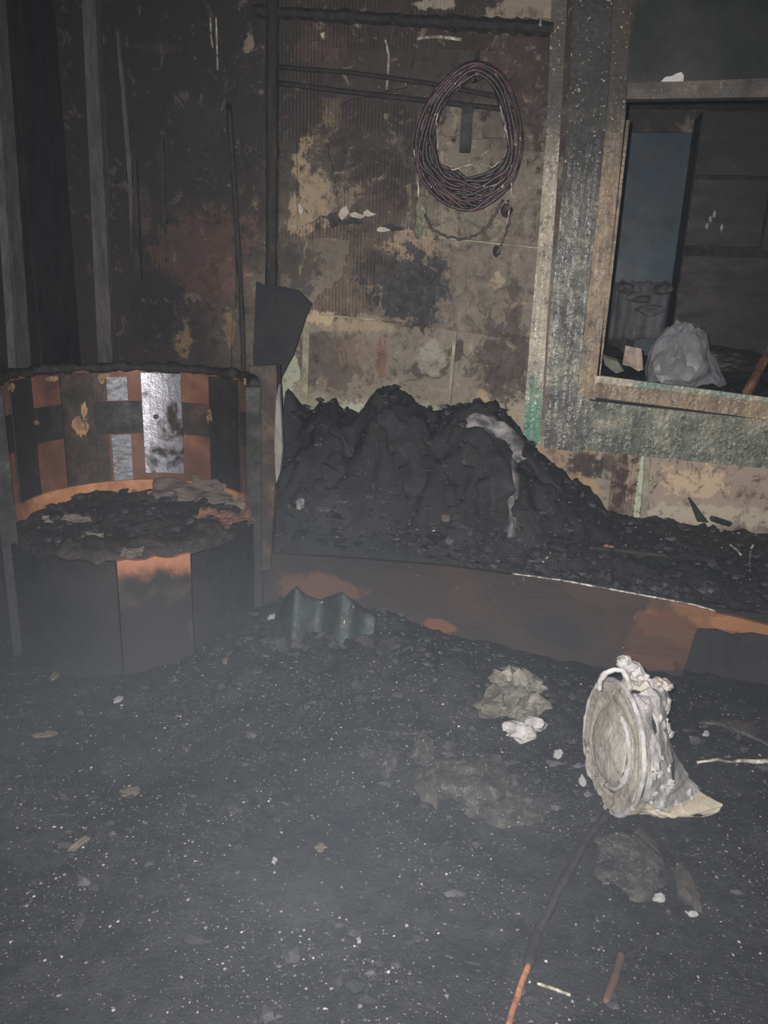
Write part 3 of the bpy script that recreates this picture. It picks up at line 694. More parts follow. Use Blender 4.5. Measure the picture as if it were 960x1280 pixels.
# charred inner frame seen through the broken end, deck planks
obj('inner_rail', MB().prism([Vector((.3, 3.02, .002)), Vector((1.7, 2.98, .002)), Vector((1.7, 2.98, .28)), Vector((.3, 3.02, .28))], (0, .03, 0)), M_dark_board, bed, label='charred rail inside the broken end')
for i in range(5):
    y0 = 2.92 + i * .113
    obj('plank', MB().box((XB0 + .06, y0, ZD - .03), (1.7, y0 + .105, ZD - .006 + .002 * (i % 2))), M_soot_wood, bed)
ed = [B(x, y - 1.5) + Vector((0, -.004, 0)) for x, y in [(640, 718), (700, 726), (760, 737), (820, 748), (868, 757), (897, 766)]]
PP = []
for i in range(len(ed) - 1):
    for j in range(8): PP.append(ed[i].lerp(ed[i + 1], j / 8))
obj('metal_edge', MB().tube(PP, .0042, 6, wob=.5), std('bright_metal_edge', [(.4, S(70, 68, 66)), (.55, S(150, 148, 144)), (.7, S(210, 206, 200))], 40, (.25, .5), .4, 80, metal=.3), bed, smooth=True, label='bright metal edging')
obj('corner_leg', MB().box((XB0 - .03, bed_front(XB0) + .03, .0), (XB0 + .05, bed_front(XB0) + .1, ZD)), M_soot_wood, bed)
# black sheet added to stand for the dark cavity in the broken end
pl = [B(x, y) + Vector((0, .06, 0)) for x, y in [(868, 792), (905, 797), (960, 800), (1030, 812), (1030, 905), (960, 896), (880, 880), (852, 860)]]
obj('cavity_dark', MB().prism(pl, (0, .008, 0)), M_dark_board, bed, label='black sheet standing for the dark cavity behind the broken end')

# debris and burnt bedding on the deck
def bed_grid():
    mb = MB(); nx, ny = 190, 50
    for j in range(ny + 1):
        for i in range(nx + 1):
            x = -1.03 + (XR - .01 + 1.03) * i / nx; u = j / ny
            yf = bed_front(x) + .03; y = yf + (YW - .03 - yf) * u
            mb.v.append(Vector((x, y, Hbed(x, y))))
    w = nx + 1
    for j in range(ny):
        for i in range(nx): mb.f.append((j * w + i, j * w + i + 1, j * w + w + i + 1, j * w + w + i))
    k = len(mb.v)
    ring = [i for i in range(w)] + [j * w + nx for j in range(1, ny + 1)] + [ny * w + i for i in range(nx - 1, -1, -1)] + [j * w for j in range(ny - 1, 0, -1)]
    for i in ring: mb.v.append(Vector((mb.v[i].x, mb.v[i].y, ZD - .002)))
    n = len(ring)
    for i in range(n): mb.f.append((ring[i], k + i, k + (i + 1) % n, ring[(i + 1) % n]))
    return mb
heap = obj('burnt_bedding', bed_grid(), M_soot_debris, label='great black heap of burnt bedding and cinders on the bed box', cat='bedding', smooth=True, org=(0.1, 3.1, ZD))
M_fold = std('singed_grey_cloth', [(.34, S(40, 39, 42)), (.48, S(74, 72, 76)), (.6, S(124, 120, 122)), (.75, S(160, 154, 154))], 8, (.35, .65), .6, 50, .006)
M_fold_dk = std('black_cloth', [(.3, S(22, 22, 25)), (.55, S(34, 34, 38)), (.75, S(52, 50, 54))], 12, (.6, .85), .8, 40, .01)
def drape(path, w0, seed, lift=.012):
    """fold of cloth lying along the heap, following a run of pixels on its surface"""
    c = [hit(*p) for p in path]; P = []
    for i in range(len(c) - 1):
        for j in range(5): P.append(c[i].lerp(c[i + 1], j / 5))
    P.append(c[-1])
    def fn(u, v):
        i = v * (len(P) - 1); a = min(int(i), len(P) - 2); p = P[a].lerp(P[a + 1], i - a)
        t = (P[a + 1] - P[a]).normalized(); vd = (CAMLOC - p).normalized(); sd = t.cross(vd).normalized()
        w = w0 * (.6 + .5 * math.sin(math.pi * (.1 + .8 * v)) + .7 * n1(v * 6, seed) + .5 * (u - .5) * n1(v * 14, seed + 4))
        q = p + sd * ((u - .5) * 2 * w) + vd * (lift * .4 + .010 * math.cos((u - .5) * 5.5) + .014 * n1(u * 4 + seed, v * 9, seed))
        return q, vd
    return MB().sheet(fn, 8, 24, .006)
for path, w, m, lab in [
        ([(583, 531), (606, 531), (628, 542), (640, 560), (648, 578)], .045, M_fold, 'pale grey singed fold'),
        ([(641, 575), (640, 600), (638, 625), (640, 655), (636, 672)], .026, M_fold, 'narrow grey hanging fold'),
        ([(375, 545), (400, 530), (425, 545), (440, 570)], .03, M_fold_dk, None),
        ([(420, 560), (425, 590), (405, 620)], .07, M_fold_dk, None),
        ([(470, 520), (500, 545), (520, 580), (525, 620)], .07, M_fold_dk, None),
        ([(560, 545), (600, 560), (620, 600), (615, 640)], .065, M_fold_dk, None),
        ([(652, 560), (672, 590), (700, 615), (720, 625)], .022, M_fold_dk, None)]:
    obj('cloth_fold', drape(path, w, len(path) + path[0][0] * .1), m, heap, smooth=True, label=lab)

# ------------------------------------------------------------------ round chair, burnt to its frame
M_ply = std('scorched_orange_plywood', [(.3, S(62, 46, 41)), (.5, S(92, 62, 51)), (.68, S(116, 80, 64))], 4, (.5, .75), .35, 35, .004, stretch=(1, 1, 1))
M_rail = std('bare_orange_wood', [(.3, S(100, 68, 52)), (.5, S(156, 106, 76)), (.7, S(184, 132, 98))], 7, (.5, .75), .4, 40, .004, speck=(S(60, 48, 42), .66, 14))
M_strap = std('blackened_strap', [(.3, S(26, 25, 26)), (.55, S(36, 34, 35)), (.75, S(54, 48, 44))], 6, (.5, .75), .5, 50, .004, speck=(S(150, 124, 100), .72, 12))
M_strap2 = std('sooty_brown_strap', [(.3, S(36, 32, 31)), (.5, S(50, 43, 40)), (.66, S(76, 62, 52)), (.75, S(120, 102, 84))], 9, (.5, .75), .5, 50, .004)
t = NT('sooty_bright_foil'); v = t.co('obj'); na = t.noise(v, 5.5, 6, .65, .5); nb = t.noise(v, 90, 4, .6)
c = t.ramp(na, [(.36, S(70, 64, 64)), (.44, S(150, 150, 158)), (.7, S(205, 205, 214))])
c = t.mix(t.rng(nb, .64, .7, 0, .8), c, S(60, 56, 56))
M_foil = t.out(c, t.rng(na, .4, .5, .7, .40), t.bump(t.noise(v, 60, 5, .7), .5, .005), .85, .6)
M_tape = std('grey_silver_tape', [(.35, S(78, 78, 84)), (.55, S(118, 118, 124)), (.72, S(150, 150, 158))], 26, (.35, .55), .5, 70, .004, metal=.4, stretch=(1, 1, 3))
M_bolt = std('rusty_bolt', [(.4, S(60, 46, 38)), (.7, S(130, 110, 90))], 40)
M_base = std('smoked_base_cloth', [(.3, S(20, 20, 22)), (.55, S(28, 27, 29)), (.78, S(40, 36, 36))], 4, (.6, .85), .35, 35, .005)
chair = thing('barrel_armchair', 'round barrel armchair burnt to its strapped plywood frame', 'armchair', (CX, CY, 0))
cdir = math.atan2(0 - CY, 0 - CX)                           # the chair faces the camera
A0, A1 = cdir + math.radians(82), cdir + math.radians(82 + 208)
C2 = (CX, CY)
def cyl_ang(px, py, r=CR):
    """angle round the chair of the far side of its shell at a pixel"""
    d = ray(px, py); ox, oy = -CX, -CY
    a = d.x ** 2 + d.y ** 2; b = 2 * (ox * d.x + oy * d.y); c = ox * ox + oy * oy - r * r
    D = b * b - 4 * a * c
    if D < 0: D = 0
    t = (-b + math.sqrt(D)) / (2 * a); p = CAMLOC + d * t
    return math.atan2(p.y - CY, p.x - CX) % (2 * math.pi), p
A0 %= 2 * math.pi
def ang(px, py=520): return cyl_ang(px, py)[0]
aR = ang(318); aL = A0 + 0
zt_, z1_, z2_, z3_, z4_ = 1.0, .945, .84, .695, .485
zr0 = .385
def zrow(py): return cyl_ang(180, py)[1].z
zt_, z1_, z2_, z3_, z4_, zr0 = zrow(462), zrow(473), zrow(501), zrow(541), zrow(598), zrow(626)
a_start = aR - .04; a_end = a_start + math.radians(205)
obj('shell', MB().arc(C2, CR, CR + .022, a_start, a_end, .02, zt_, 40, rag=.012), M_ply, chair, smooth=False, label='curved orange plywood back')
for aa in (a_start, a_end):
    obj('end_cap', MB().arc(C2, CR - .024, CR + .03, aa - .03, aa + .03, .004, zt_ - .005, 3), M_soot, chair)
obj('bottom_rail', MB().arc(C2, CR - .022, CR - .001, a_start + .02, a_end, zr0 - .04, z4_, 36), M_rail, chair, label='bare orange curved rail')
rim = MB(); P = []
for i in range(70):
    a = a_start - .02 + (a_end - a_start) * i / 69
    P.append(Vector((CX + (CR + .01) * math.cos(a), CY + (CR + .01) * math.sin(a), zt_ + .008 + .01 * n1(i * .35, 2))))
rim.tube(P, lambda u: .021 + .012 * n1(u * 22, 8), 8, wob=.5)
obj('top_rim', rim, M_soot_wood, chair, smooth=True, label='charred top rim')
def strap(px0, px1, mat, r0=-.012, r1=-.002, z0=None, z1=None, label=None, name='strap'):
    a, b = ang(px0), ang(px1)
    if a < b: a, b = b, a
    return obj(name, MB().arc(C2, CR + r0, CR + r1, b, a, z4_ if z0 is None else z0, zt_ - .012 if z1 is None else z1, 6), mat, chair, label=label)
# horizontal strap: woven, behind the upright ones
for px0, px1 in ((-30, 13), (40, 77), (116, 134), (134, 180), (229, 264), (302, 318)):
    strap(px0, px1, M_strap2 if px0 in (229, 302) else M_strap, -.008, -.002, z3_, z2_, name='cross_strap')
strap(12, 40, M_strap); strap(77, 117, M_strap2, label='sooty strap with a flaked patch'); strap(264, 302, M_strap)
strap(179, 229, M_foil, -.014, -.004, z4_ + .03, label='bright foil covered strap')
strap(118, 134, M_strap2, -.006, -.002)
strap(135, 161, M_tape, -.012, -.004, z2_ + .004, zt_ - .03, 'grey silver strip')
strap(137, 162, M_tape, -.012, -.004, z4_ - .01, z3_ - .004, 'grey silver strip')
strap(-40, -8, M_strap)
for px, py in ((41, 528), (107, 522), (196, 520), (265, 518), (168, 622 - 4)):
    a, p = cyl_ang(px, py)
    if py < 600: z = p.z
    else: z = (z4_ + zr0) / 2
    p = Vector((CX + (CR - .018) * math.cos(a), CY + (CR - .018) * math.sin(a), z))
    obj('bolt', MB().lump(p, (.013, .013, .013), px * .3, .15, sub=1), M_bolt, chair)
M_flakepatch = std('flaked_ochre_patch', [(.35, S(96, 76, 60)), (.6, S(150, 122, 90)), (.75, S(176, 150, 116))], 20, (.7, .9), .6, 60)
for px, py, w, h in ((98, 532, .028, .05), (103, 512, .014, .03), (128, 472, .02, .022), (62, 473, .03, .01), (264, 519, .016, .022), (310, 476, .012, .012), (10, 484, .02, .012)):
    a, p = cyl_ang(px, py)
    n = Vector((-math.cos(a), -math.sin(a), 0)); tg = Vector((-math.sin(a), math.cos(a), 0))
    p = Vector((CX + CR * math.cos(a), CY + CR * math.sin(a), p.z)) + n * .012
    poly = [p + tg * (w * math.cos(j * .314) * (1 + .9 * n1(j * .77 + .3, px * .37) + .5 * n1(j * 2.1, px))) + Vector((0, 0, h * math.sin(j * .314) * (1 + .9 * n1(j * .73 + .3, px * .37 + 3) + .5 * n1(j * 1.9, px)))) for j in range(20)]
    obj('flaked_patch', MB().prism(poly, n * .004), M_flakepatch, chair)
# seat: disc of burnt stuffing
def Hseat(x, y):
    r = math.hypot(x - CX, y - CY)
    return SEAT - .03 + .035 * smooth(CR + .02, CR - .12, r) + .03 * fbm(x * 6, y * 6, 8.8, 5) + .02 * (1 - 2 * abs(n1(x * 8, y * 8, 1.1)))
sm = MB(); NA, NR = 72, 18
sm.v.append(Vector((CX, CY, Hseat(CX, CY))))
for j in range(1, NR + 1):
    for i in range(NA):
        a = 2 * math.pi * i / NA; r = (CR - .024) * j / NR
        if j == NR: r *= 1 + .02 * n1(i * .6)
        x, y = CX + r * math.cos(a), CY + r * math.sin(a); sm.v.append(Vector((x, y, Hseat(x, y))))
for i in range(NA):
    sm.v.append(Vector((CX + (CR - .03) * math.cos(2 * math.pi * i / NA), CY + (CR - .03) * math.sin(2 * math.pi * i / NA), SEAT - .14)))
for i in range(NA): sm.f.append((0, 1 + i, 1 + (i + 1) % NA))
for j in range(NR):
    for i in range(NA):
        a = 1 + j * NA + i; b = 1 + j * NA + (i + 1) % NA; sm.f.append((a, a + NA, b + NA, b))
M_seat = ash_mat('burnt_stuffing', [(.32, S(26, 25, 26)), (.5, S(42, 39, 39)), (.64, S(74, 64, 58)), (.74, S(106, 90, 78))], .70)
obj('seat', sm, M_seat, chair, smooth=True)
M_brownrag = std('singed_brown_cloth', [(.3, S(60, 54, 52)), (.55, S(92, 82, 76)), (.75, S(122, 108, 98))], 6, (.6, .85), .5, 40)
def seat_pt(px, py, dz=0): return onZ(px, py, SEAT + dz)
for i, (px, py, sx_, sy_, mat, fold, tl) in enumerate([(236, 618, .34, .22, M_brownrag, 1.6, .55), (275, 606, .24, .16, M_brownrag, 2, .7), (300, 628, .14, .1, M_brownrag, 2, .5), (195, 624, .16, .1, M_soot_wood, 3, .4), (282, 645, .2, .12, M_ply, 2.4, .2), (115, 668, .08, .05, M_brownrag, 3, .2), (85, 646, .16, .05, M_brownrag, 3, .3), (165, 688, .07, .05, M_brownrag, 3, .3)]):
    p = seat_pt(px, py, .03)
    obj('torn_cover', crumple((p.x, p.y, SEAT + .02), (sx_ * .95, sy_ * .9), i * 3.7 + 1, .006, 16, 14, .26, (math.cos(.35), math.sin(.35), 0), (-math.sin(.35) * math.cos(tl), math.cos(.35) * math.cos(tl), math.sin(tl)), fold), mat, chair, smooth=False)
sc_ = MB(); rnd = random.Random(11)
for i in range(150):
    a = rnd.random() * 6.283; r = (CR - .05) * math.sqrt(rnd.random()); x, y = CX + r * math.cos(a), CY + r * math.sin(a); s = .006 + .02 * rnd.random() ** 2
    sc_.lump((x, y, Hseat(x, y) + s * .2), (s, s * (.6 + rnd.random()), s * .6), i * 1.37, .4, sub=1)
obj('seat_cinders', sc_, M_chunk, chair, kind='stuff')
# base: bent panels round the front
def panel(px0, px1, mat, z0, z1, r, label=None, rag=0.0):
    def near(px):
        d = ray(px, 760); a = d.x ** 2 + d.y ** 2; b = 2 * (-CX * d.x - CY * d.y); c = CX * CX + CY * CY - r * r
        t = (-b - math.sqrt(max(0, b * b - 4 * a * c))) / (2 * a); p = CAMLOC + d * t
        return math.atan2(p.y - CY, p.x - CX)
    a, b = near(px0), near(px1)
    if a > b: a, b = b, a
    return obj('base_panel', MB().arc(C2, r - .015, r, a, b, z0, z1, 8, rag=rag, seed=px0), mat, chair, label=label)
t = NT('scorched_front_panel'); v = t.co('pos'); sxx = t.n('ShaderNodeSeparateXYZ'); t.l(v, sxx.inputs[0]); na = t.noise(v, 8, 6, .66, .5)
hz = t.math('ADD', sxx.outputs['Z'], t.math('MULTIPLY', na, .16))
c = t.mix(t.rng(hz, .49, .56), S(36, 33, 34), S(140, 94, 72)); c = t.mix(t.rng(t.noise(v, 5, 5, .6), .52, .62, 0, .7), c, S(60, 52, 50))
M_fpanel = t.out(c, .75, t.bump(t.noise(v, 30, 5, .7), .4, .006), 0, .3)
panel(150, 240, M_fpanel, .004, SEAT - .01, CR + .012, 'middle base panel with a bare orange top', .015)
panel(242, 322, M_soot, .004, SEAT - .02, CR - .0, None, .02)
panel(60, 148, M_base, .004, SEAT - .02, CR + .002, None, .02)
panel(-30, 58, M_base, .004, SEAT - .03, CR - .0, None, .02)
# right end post with torn pale edge
ep = [cyl_ang(318, 520)[1]]
ex = onY(331, 560, 3.24)
post = MB().prism([onY(x, y, 2.88) for x, y in [(317, 458), (345, 456), (347, 520), (344, 600), (338, 712), (316, 712)]], (0, .05, 0))
obj('end_post', post, M_strap2, chair, label='brown board closing the right end')
torn = MB().prism([onY(x, y, 2.87) for x, y in [(345, 500), (349, 480), (351, 520), (353, 560), (350, 590), (345, 604), (343, 560)]], (0, .02, 0))
obj('torn_edge', torn, std('pale_torn_cloth', [(.35, S(96, 92, 90)), (.7, S(138, 134, 130))], 12), chair, label='pale torn cloth edge')

# dark board leaning behind the chair
fp = [(320, 352), (330, 356), (345, 357), (372, 362), (389, 379), (383, 394), (374, 420), (366, 444), (352, 470), (346, 486), (344, 530), (330, 540), (318, 500), (316, 440), (318, 400)]
def lean(x, y): return onY(x, y, 3.44 - (y - 352) * .0010)
poly = [lean(*p) for p in fp]
lowz = SEAT - .1
obj('charred_board', MB().prism(poly, (0, .018, 0)), std('black_felt', [(.35, S(26, 26, 29)), (.6, S(34, 34, 37)), (.8, S(46, 44, 46))], 4, (.6, .85), .4, 40), label='black charred board leaning against the wall behind the right end of the chair', cat='board')

# ------------------------------------------------------------------ white burnt drum on the floor
def drum_mat():
    t = NT('white_ash_enamel'); v = t.co('obj')
    a = t.noise(v, 9, 7, .68, .6); b = t.noise(v, 60, 5, .7)
    c = t.ramp(t.math('ADD', t.math('MULTIPLY', a, .6), t.math('MULTIPLY', b, .4)), [(.32, S(80, 75, 70)), (.44, S(130, 124, 116)), (.56, S(154, 148, 140)), (.68, S(178, 172, 166))])
    c = t.mix(t.rng(t.noise(v, 26, 4, .7), .60, .68, 0, .85), c, S(70, 64, 60))
    h = t.math('ADD', t.math('MULTIPLY', b, .6), t.math('MULTIPLY', t.noise(v, 25, 5, .7), .6))
    return t.out(c, .75, t.bump(h, .8, .010), 0, .3)
M_drum = drum_mat()
M_drum2 = std('cream_enamel', [(.35, S(140, 130, 116)), (.55, S(172, 162, 144)), (.72, S(186, 178, 162))], 9, (.6, .8), .5, 50, speck=(S(80, 70, 62), .68, 22))
M_drum3 = std('white_lime_crust', [(.3, S(116, 113, 113)), (.55, S(160, 157, 158)), (.72, S(188, 185, 186))], 14, (.7, .9), .8, 45, .012, speck=(S(60, 56, 56), .66, 20))
DY = 1.92
dc = onY(769, 932, DY); RD = (onY(769, 862, DY) - onY(769, 1004, DY)).length / 2
view = (dc - CAMLOC).normalized()
side = view.cross(Vector((0, 0, 1))).normalized()                  # to the right in the picture
av = math.radians(28)
AX = (side * math.cos(av) + Vector((view.x, view.y, 0)).normalized() * math.sin(av)).normalized()   # axis: from the end plate into the drum
AX = (AX + Vector((0, 0, -.06))).normalized()
VV = (Vector((0, 0, 1)) - AX * AX.z).normalized(); WW = AX.cross(VV)     # up and sideways across the plate
if WW.dot(view) > 0: WW = -WW                                      # WW points to the camera
drum = thing('burnt_drum', 'white ash covered metal drum, half collapsed, lying on its side before the bed box', 'drum', (dc.x + .08, dc.y, 0.02))
def dpt(a, r, l): return dc + VV * (r * math.cos(a)) + WW * (r * math.sin(a)) + AX * l
# end plate: slightly domed, with rings
mb = MB(); nr, na_ = 16, 56
prof = lambda q: -.028 * (1 - q * q) + (.010 if .62 < q < .70 else 0) + (-.012 if q > .93 else 0)
for side_ in (0, 1):
    for j in range(nr + 1):
        for i in range(na_):
            a = 2 * math.pi * i / na_; q = max(j / nr, .001)
            l = prof(q) +   .006 * fbm(math.cos(a) * q * 3, math.sin(a) * q * 3, 1.3, 4) + side_ * .01
            mb.v.append(dpt(a, RD * q, l))
m = (nr + 1) * na_
for j in range(nr):
    for i in range(na_):
        a, b = j * na_ + i, j * na_ + (i + 1) % na_
        mb.f.append((a, b, b + na_, a + na_)); mb.f.append((a + m, a + na_ + m, b + na_ + m, b + m))
for i in range(na_):
    a, b = nr * na_ + i, nr * na_ + (i + 1) % na_; mb.f.append((a, b, b + m, a + m))
obj('end_plate', mb, M_drum, drum, smooth=True, label='grey white domed end plate')
obj('rim', MB().tube([dpt(2 * math.pi * i / 56, RD * 1.0, -.008 + .004 * n1(i * .7)) for i in range(56)], .008, 7, closed=True, wob=.5), M_drum3, drum, smooth=True)
obj('inner_ring', MB().tube([dpt(math.radians(15) + math.pi * .85 * i / 30, RD * .63, -.016 + .004 * n1(i * .7)) for i in range(31)], .007, 7, wob=.8), M_drum3, drum, smooth=True, label='rough raised ring')
# what is left of its side: from the rim to a far edge torn into a hollow curve that ends in a point at the floor
far = [(772, 856, .05), (790, 848, .10), (806, 850, .15), (822, 852, .2), (834, 855, .22), (836, 872, .21), (834, 890, .19), (834, 910, .18), (838, 930, .17), (846, 948, .16), (858, 964, .14), (868, 980, .12), (880, 994, .10), (902, 1006, .075), (897, 1015, .06), (880, 1020, .05), (850, 1018, .05), (815, 1012, .05), (785, 1008, .05)]
farP = [onY(x, y, DY - .06 + d) for x, y, d in far]
aw0, aw1 = math.radians(-6), math.radians(176)
def wfn(u, v, k0=0., k1=1., l0=0., seed=0):
    t = k0 + (k1 - k0) * v; a = aw0 + (aw1 - aw0) * t
    p0 = dpt(a, RD * .995, .002); f = t * (len(farP) - 1); i = min(int(f), len(farP) - 2); p1 = farP[i].lerp(farP[i + 1], f - i)
    p = p0.lerp(p1, u); out_ = (VV * math.cos(a) + WW * math.sin(a))
    p = p + out_ * (.035 * math.sin(math.pi * u) * math.sin(math.pi * min(1, t * 1.2)) + .020 * fbm(u * 4 + 1, t * 9, seed + .5, 4) * math.sin(math.pi * min(1, u + .12)))
    p = p + AX * (.012 * n1(t * 30, 4) * u)
    return p, out_ + UP * .2
obj('side_wall', MB().sheet(lambda u, v: wfn(u, v, 0, .64, 0, 1), 16, 34, .006), M_drum3, drum, label='crusted white side of the drum')
obj('side_wall', MB().sheet(lambda u, v: wfn(u, v, .64, 1., 0, 1), 18, 22, .006), M_drum2, drum, label='cream lower side ending in a torn point')
cr = MB(); rnd = random.Random(3)
for i in range(34):
    u, v = rnd.random() * .75 + .1, rnd.random() * .62 + .08; p, n = wfn(u, v, 0, 1, 0, 1); s = .003 + .008 * rnd.random()
    cr.lump(p + n.normalized() * .006, (s, s * .8, s * 1.3), i * 1.9, .6, sub=1)
obj('crust', cr, M_drum3, drum, kind='stuff')
for (u, v, w_, h_) in ((.58, .50, .008, .032), (.22, .3, .005, .02), (.72, .74, .022, .006), (.12, .1, .012, .007)):
    hs = MB()
    p, n = wfn(u, v, 0, 1, 0, 1); n = n.normalized(); tg = AX
    up_ = n.cross(tg)
    hs.prism([p + n * .005 + tg * (w_ * math.cos(j * .45) * (1 + 1.1 * n1(j * 1.37 + .2, v * 9))) + up_ * (h_ * math.sin(j * .45) * (1 + 1.1 * n1(j * 1.37 + .2, u * 9))) for j in range(14)], n * .003)
    obj('hole_dark', hs, M_soot, drum)  # black patch stands for the dark of a hole in the side
# loop handle and melted fittings on top
hp = [onY(x, y, DY - .01) for x, y in [(749, 862), (750, 850), (757, 841), (768, 837), (778, 838), (784, 846), (787, 858), (783, 866)]]
PP = []
for i in range(len(hp) - 1):
    for j in range(5): PP.append(hp[i].lerp(hp[i + 1], j / 5))
obj('loop_handle', MB().tube(PP, .0075, 7, wob=.6), M_drum3, drum, smooth=True)
ft = MB()
for x, y, r in ((778, 828, .018), (787, 833, .02), (796, 838, .02), (790, 846, .018), (803, 846, .017), (811, 853, .015), (783, 824, .012)):
    ft.lump(onY(x, y, DY + .02), (r, r, r * .9), x * .31, .6)
obj('melted_fitting', ft, M_drum3, drum, label='white melted fitting at the top')
ft = MB()
ft.tube([onY(782, 848, DY), onY(790, 858, DY), onY(800, 862, DY), onY(812, 855, DY)], .012, 7, wob=.7)
for x, y, r in ((822, 853, .016), (830, 855, .018), (836, 858, .012), (815, 862, .014)): ft.lump(onY(x, y, DY + .05), (r, r, r * .8), x * .17, .6)
obj('melted_fitting', ft, M_drum, drum)

# ------------------------------------------------------------------ single pieces on the floor
def flat_piece(px, py, pw, ph, seed, n=9, th=.012, tilt=(0, 0), rag=.35, yaw=0.0):
    """irregular flat piece lying on the ash, about pw x ph pixels seen from the camera"""
    c = hit(px, py); dist = (c - CAMLOC).length; k = dist / F
    dep = abs((c - CAMLOC).normalized().z); wx = pw * .5 * k; wy = ph * .5 * k / max(dep, .62)
    n = 14; top_ = []; ym = YAW + yaw
    for ring, q0 in ((1, 1.0), (2, .62)):
        for j in range(n):
            a = 2 * math.pi * j / n
            q = q0 * (1 + rag * 1.3 * fbm(math.cos(a) * 1.6 + seed, math.sin(a) * 1.6, seed * 1.7, 3))
            x, y = wx * math.cos(a) * q, wy * math.sin(a) * q
            z = tilt[0] * x + tilt[1] * y + th * (.5 if ring == 1 else 1.1) + .5 * th * n1(a * 3, seed, ring * 2.1)
            top_.append(Vector((c.x + x * math.cos(ym) - y * math.sin(ym), c.y + x * math.sin(ym) + y * math.cos(ym), c.z + z)))
    mb = MB(); m = sum(top_[n:], Vector()) / n; low = [v - Vector((0, 0, th * 1.2)) for v in top_[:n]]
    vs = top_ + [m] + low; f = []
    for j in range(n):
        j2 = (j + 1) % n
        f += [(j, j2, n + j2, n + j), (n + j, n + j2, 2 * n), (2 * n + 1 + j, 2 * n + 1 + j2, j2, j)]
    f.append(tuple(2 * n + 1 + j for j in range(n))[::-1])
    return mb.add(vs, f)
M_beige = std('pale_plaster_flake', [(.3, S(66, 58, 51)), (.6, S(92, 82, 72)), (.75, S(110, 100, 90))], 14, (.7, .9), .6, 60)
M_whitechip = std('white_chip', [(.3, S(100, 100, 102)), (.7, S(150, 150, 152))], 14, (.6, .9), .4, 60)
M_greyflake = std('grey_plaster', [(.3, S(32, 31, 31)), (.5, S(50, 49, 48)), (.68, S(82, 80, 78))], 30, (.6, .85), 1.0, 60, .012, speck=(S(150, 147, 146), .64, 110))
M_brownbit = std('brown_stone', [(.3, S(46, 42, 41)), (.7, S(66, 59, 56))], 10, (.6, .85), .5, 50)
G = 'plaster flakes on the ash'
for i, (px, py, w, h, yaw, mat, lab) in enumerate([
        (72, 843, 10, 26, 0, M_beige, 'upright pale flake by the foot of the chair at far left'),
        (150, 875, 14, 8, .1, M_whitechip, 'white chip in front of the middle of the chair'),
        (56, 920, 26, 9, .35, M_beige, 'long tan flake on the ash at the left edge'),
        (158, 993, 28, 14, .5, M_beige, 'tan flake with grey tip on the ash below the chair'),
        (107, 1051, 12, 26, -.6, M_beige, 'slanting tan sliver on the ash at lower left'),
        (402, 1062, 14, 11, .4, M_beige, 'rounded pale flake alone in the middle of the ash'),
        (98, 1156, 9, 18, .1, M_greyflake, 'small grey upright flake at lower left, farthest down'),
        (291, 1012, 16, 14, .4, M_greyflake, 'small grey crumb left of the middle of the ash'),
        (343, 1078, 8, 8, 0, M_whitechip, 'tiny white chip low in the middle of the ash'),
        (282, 826, 8, 7, 0, M_beige, 'tiny orange white chip between chair and bed'),
        (448, 1178, 7, 10, 0, M_whitechip, 'tiny white chip near the bottom, left of the sticks')]):
    obj('plaster_flake', flat_piece(px, py, w, h, i * 2.3 + .7, yaw=yaw, th=.008), mat, label=lab, cat='flake', group=G)
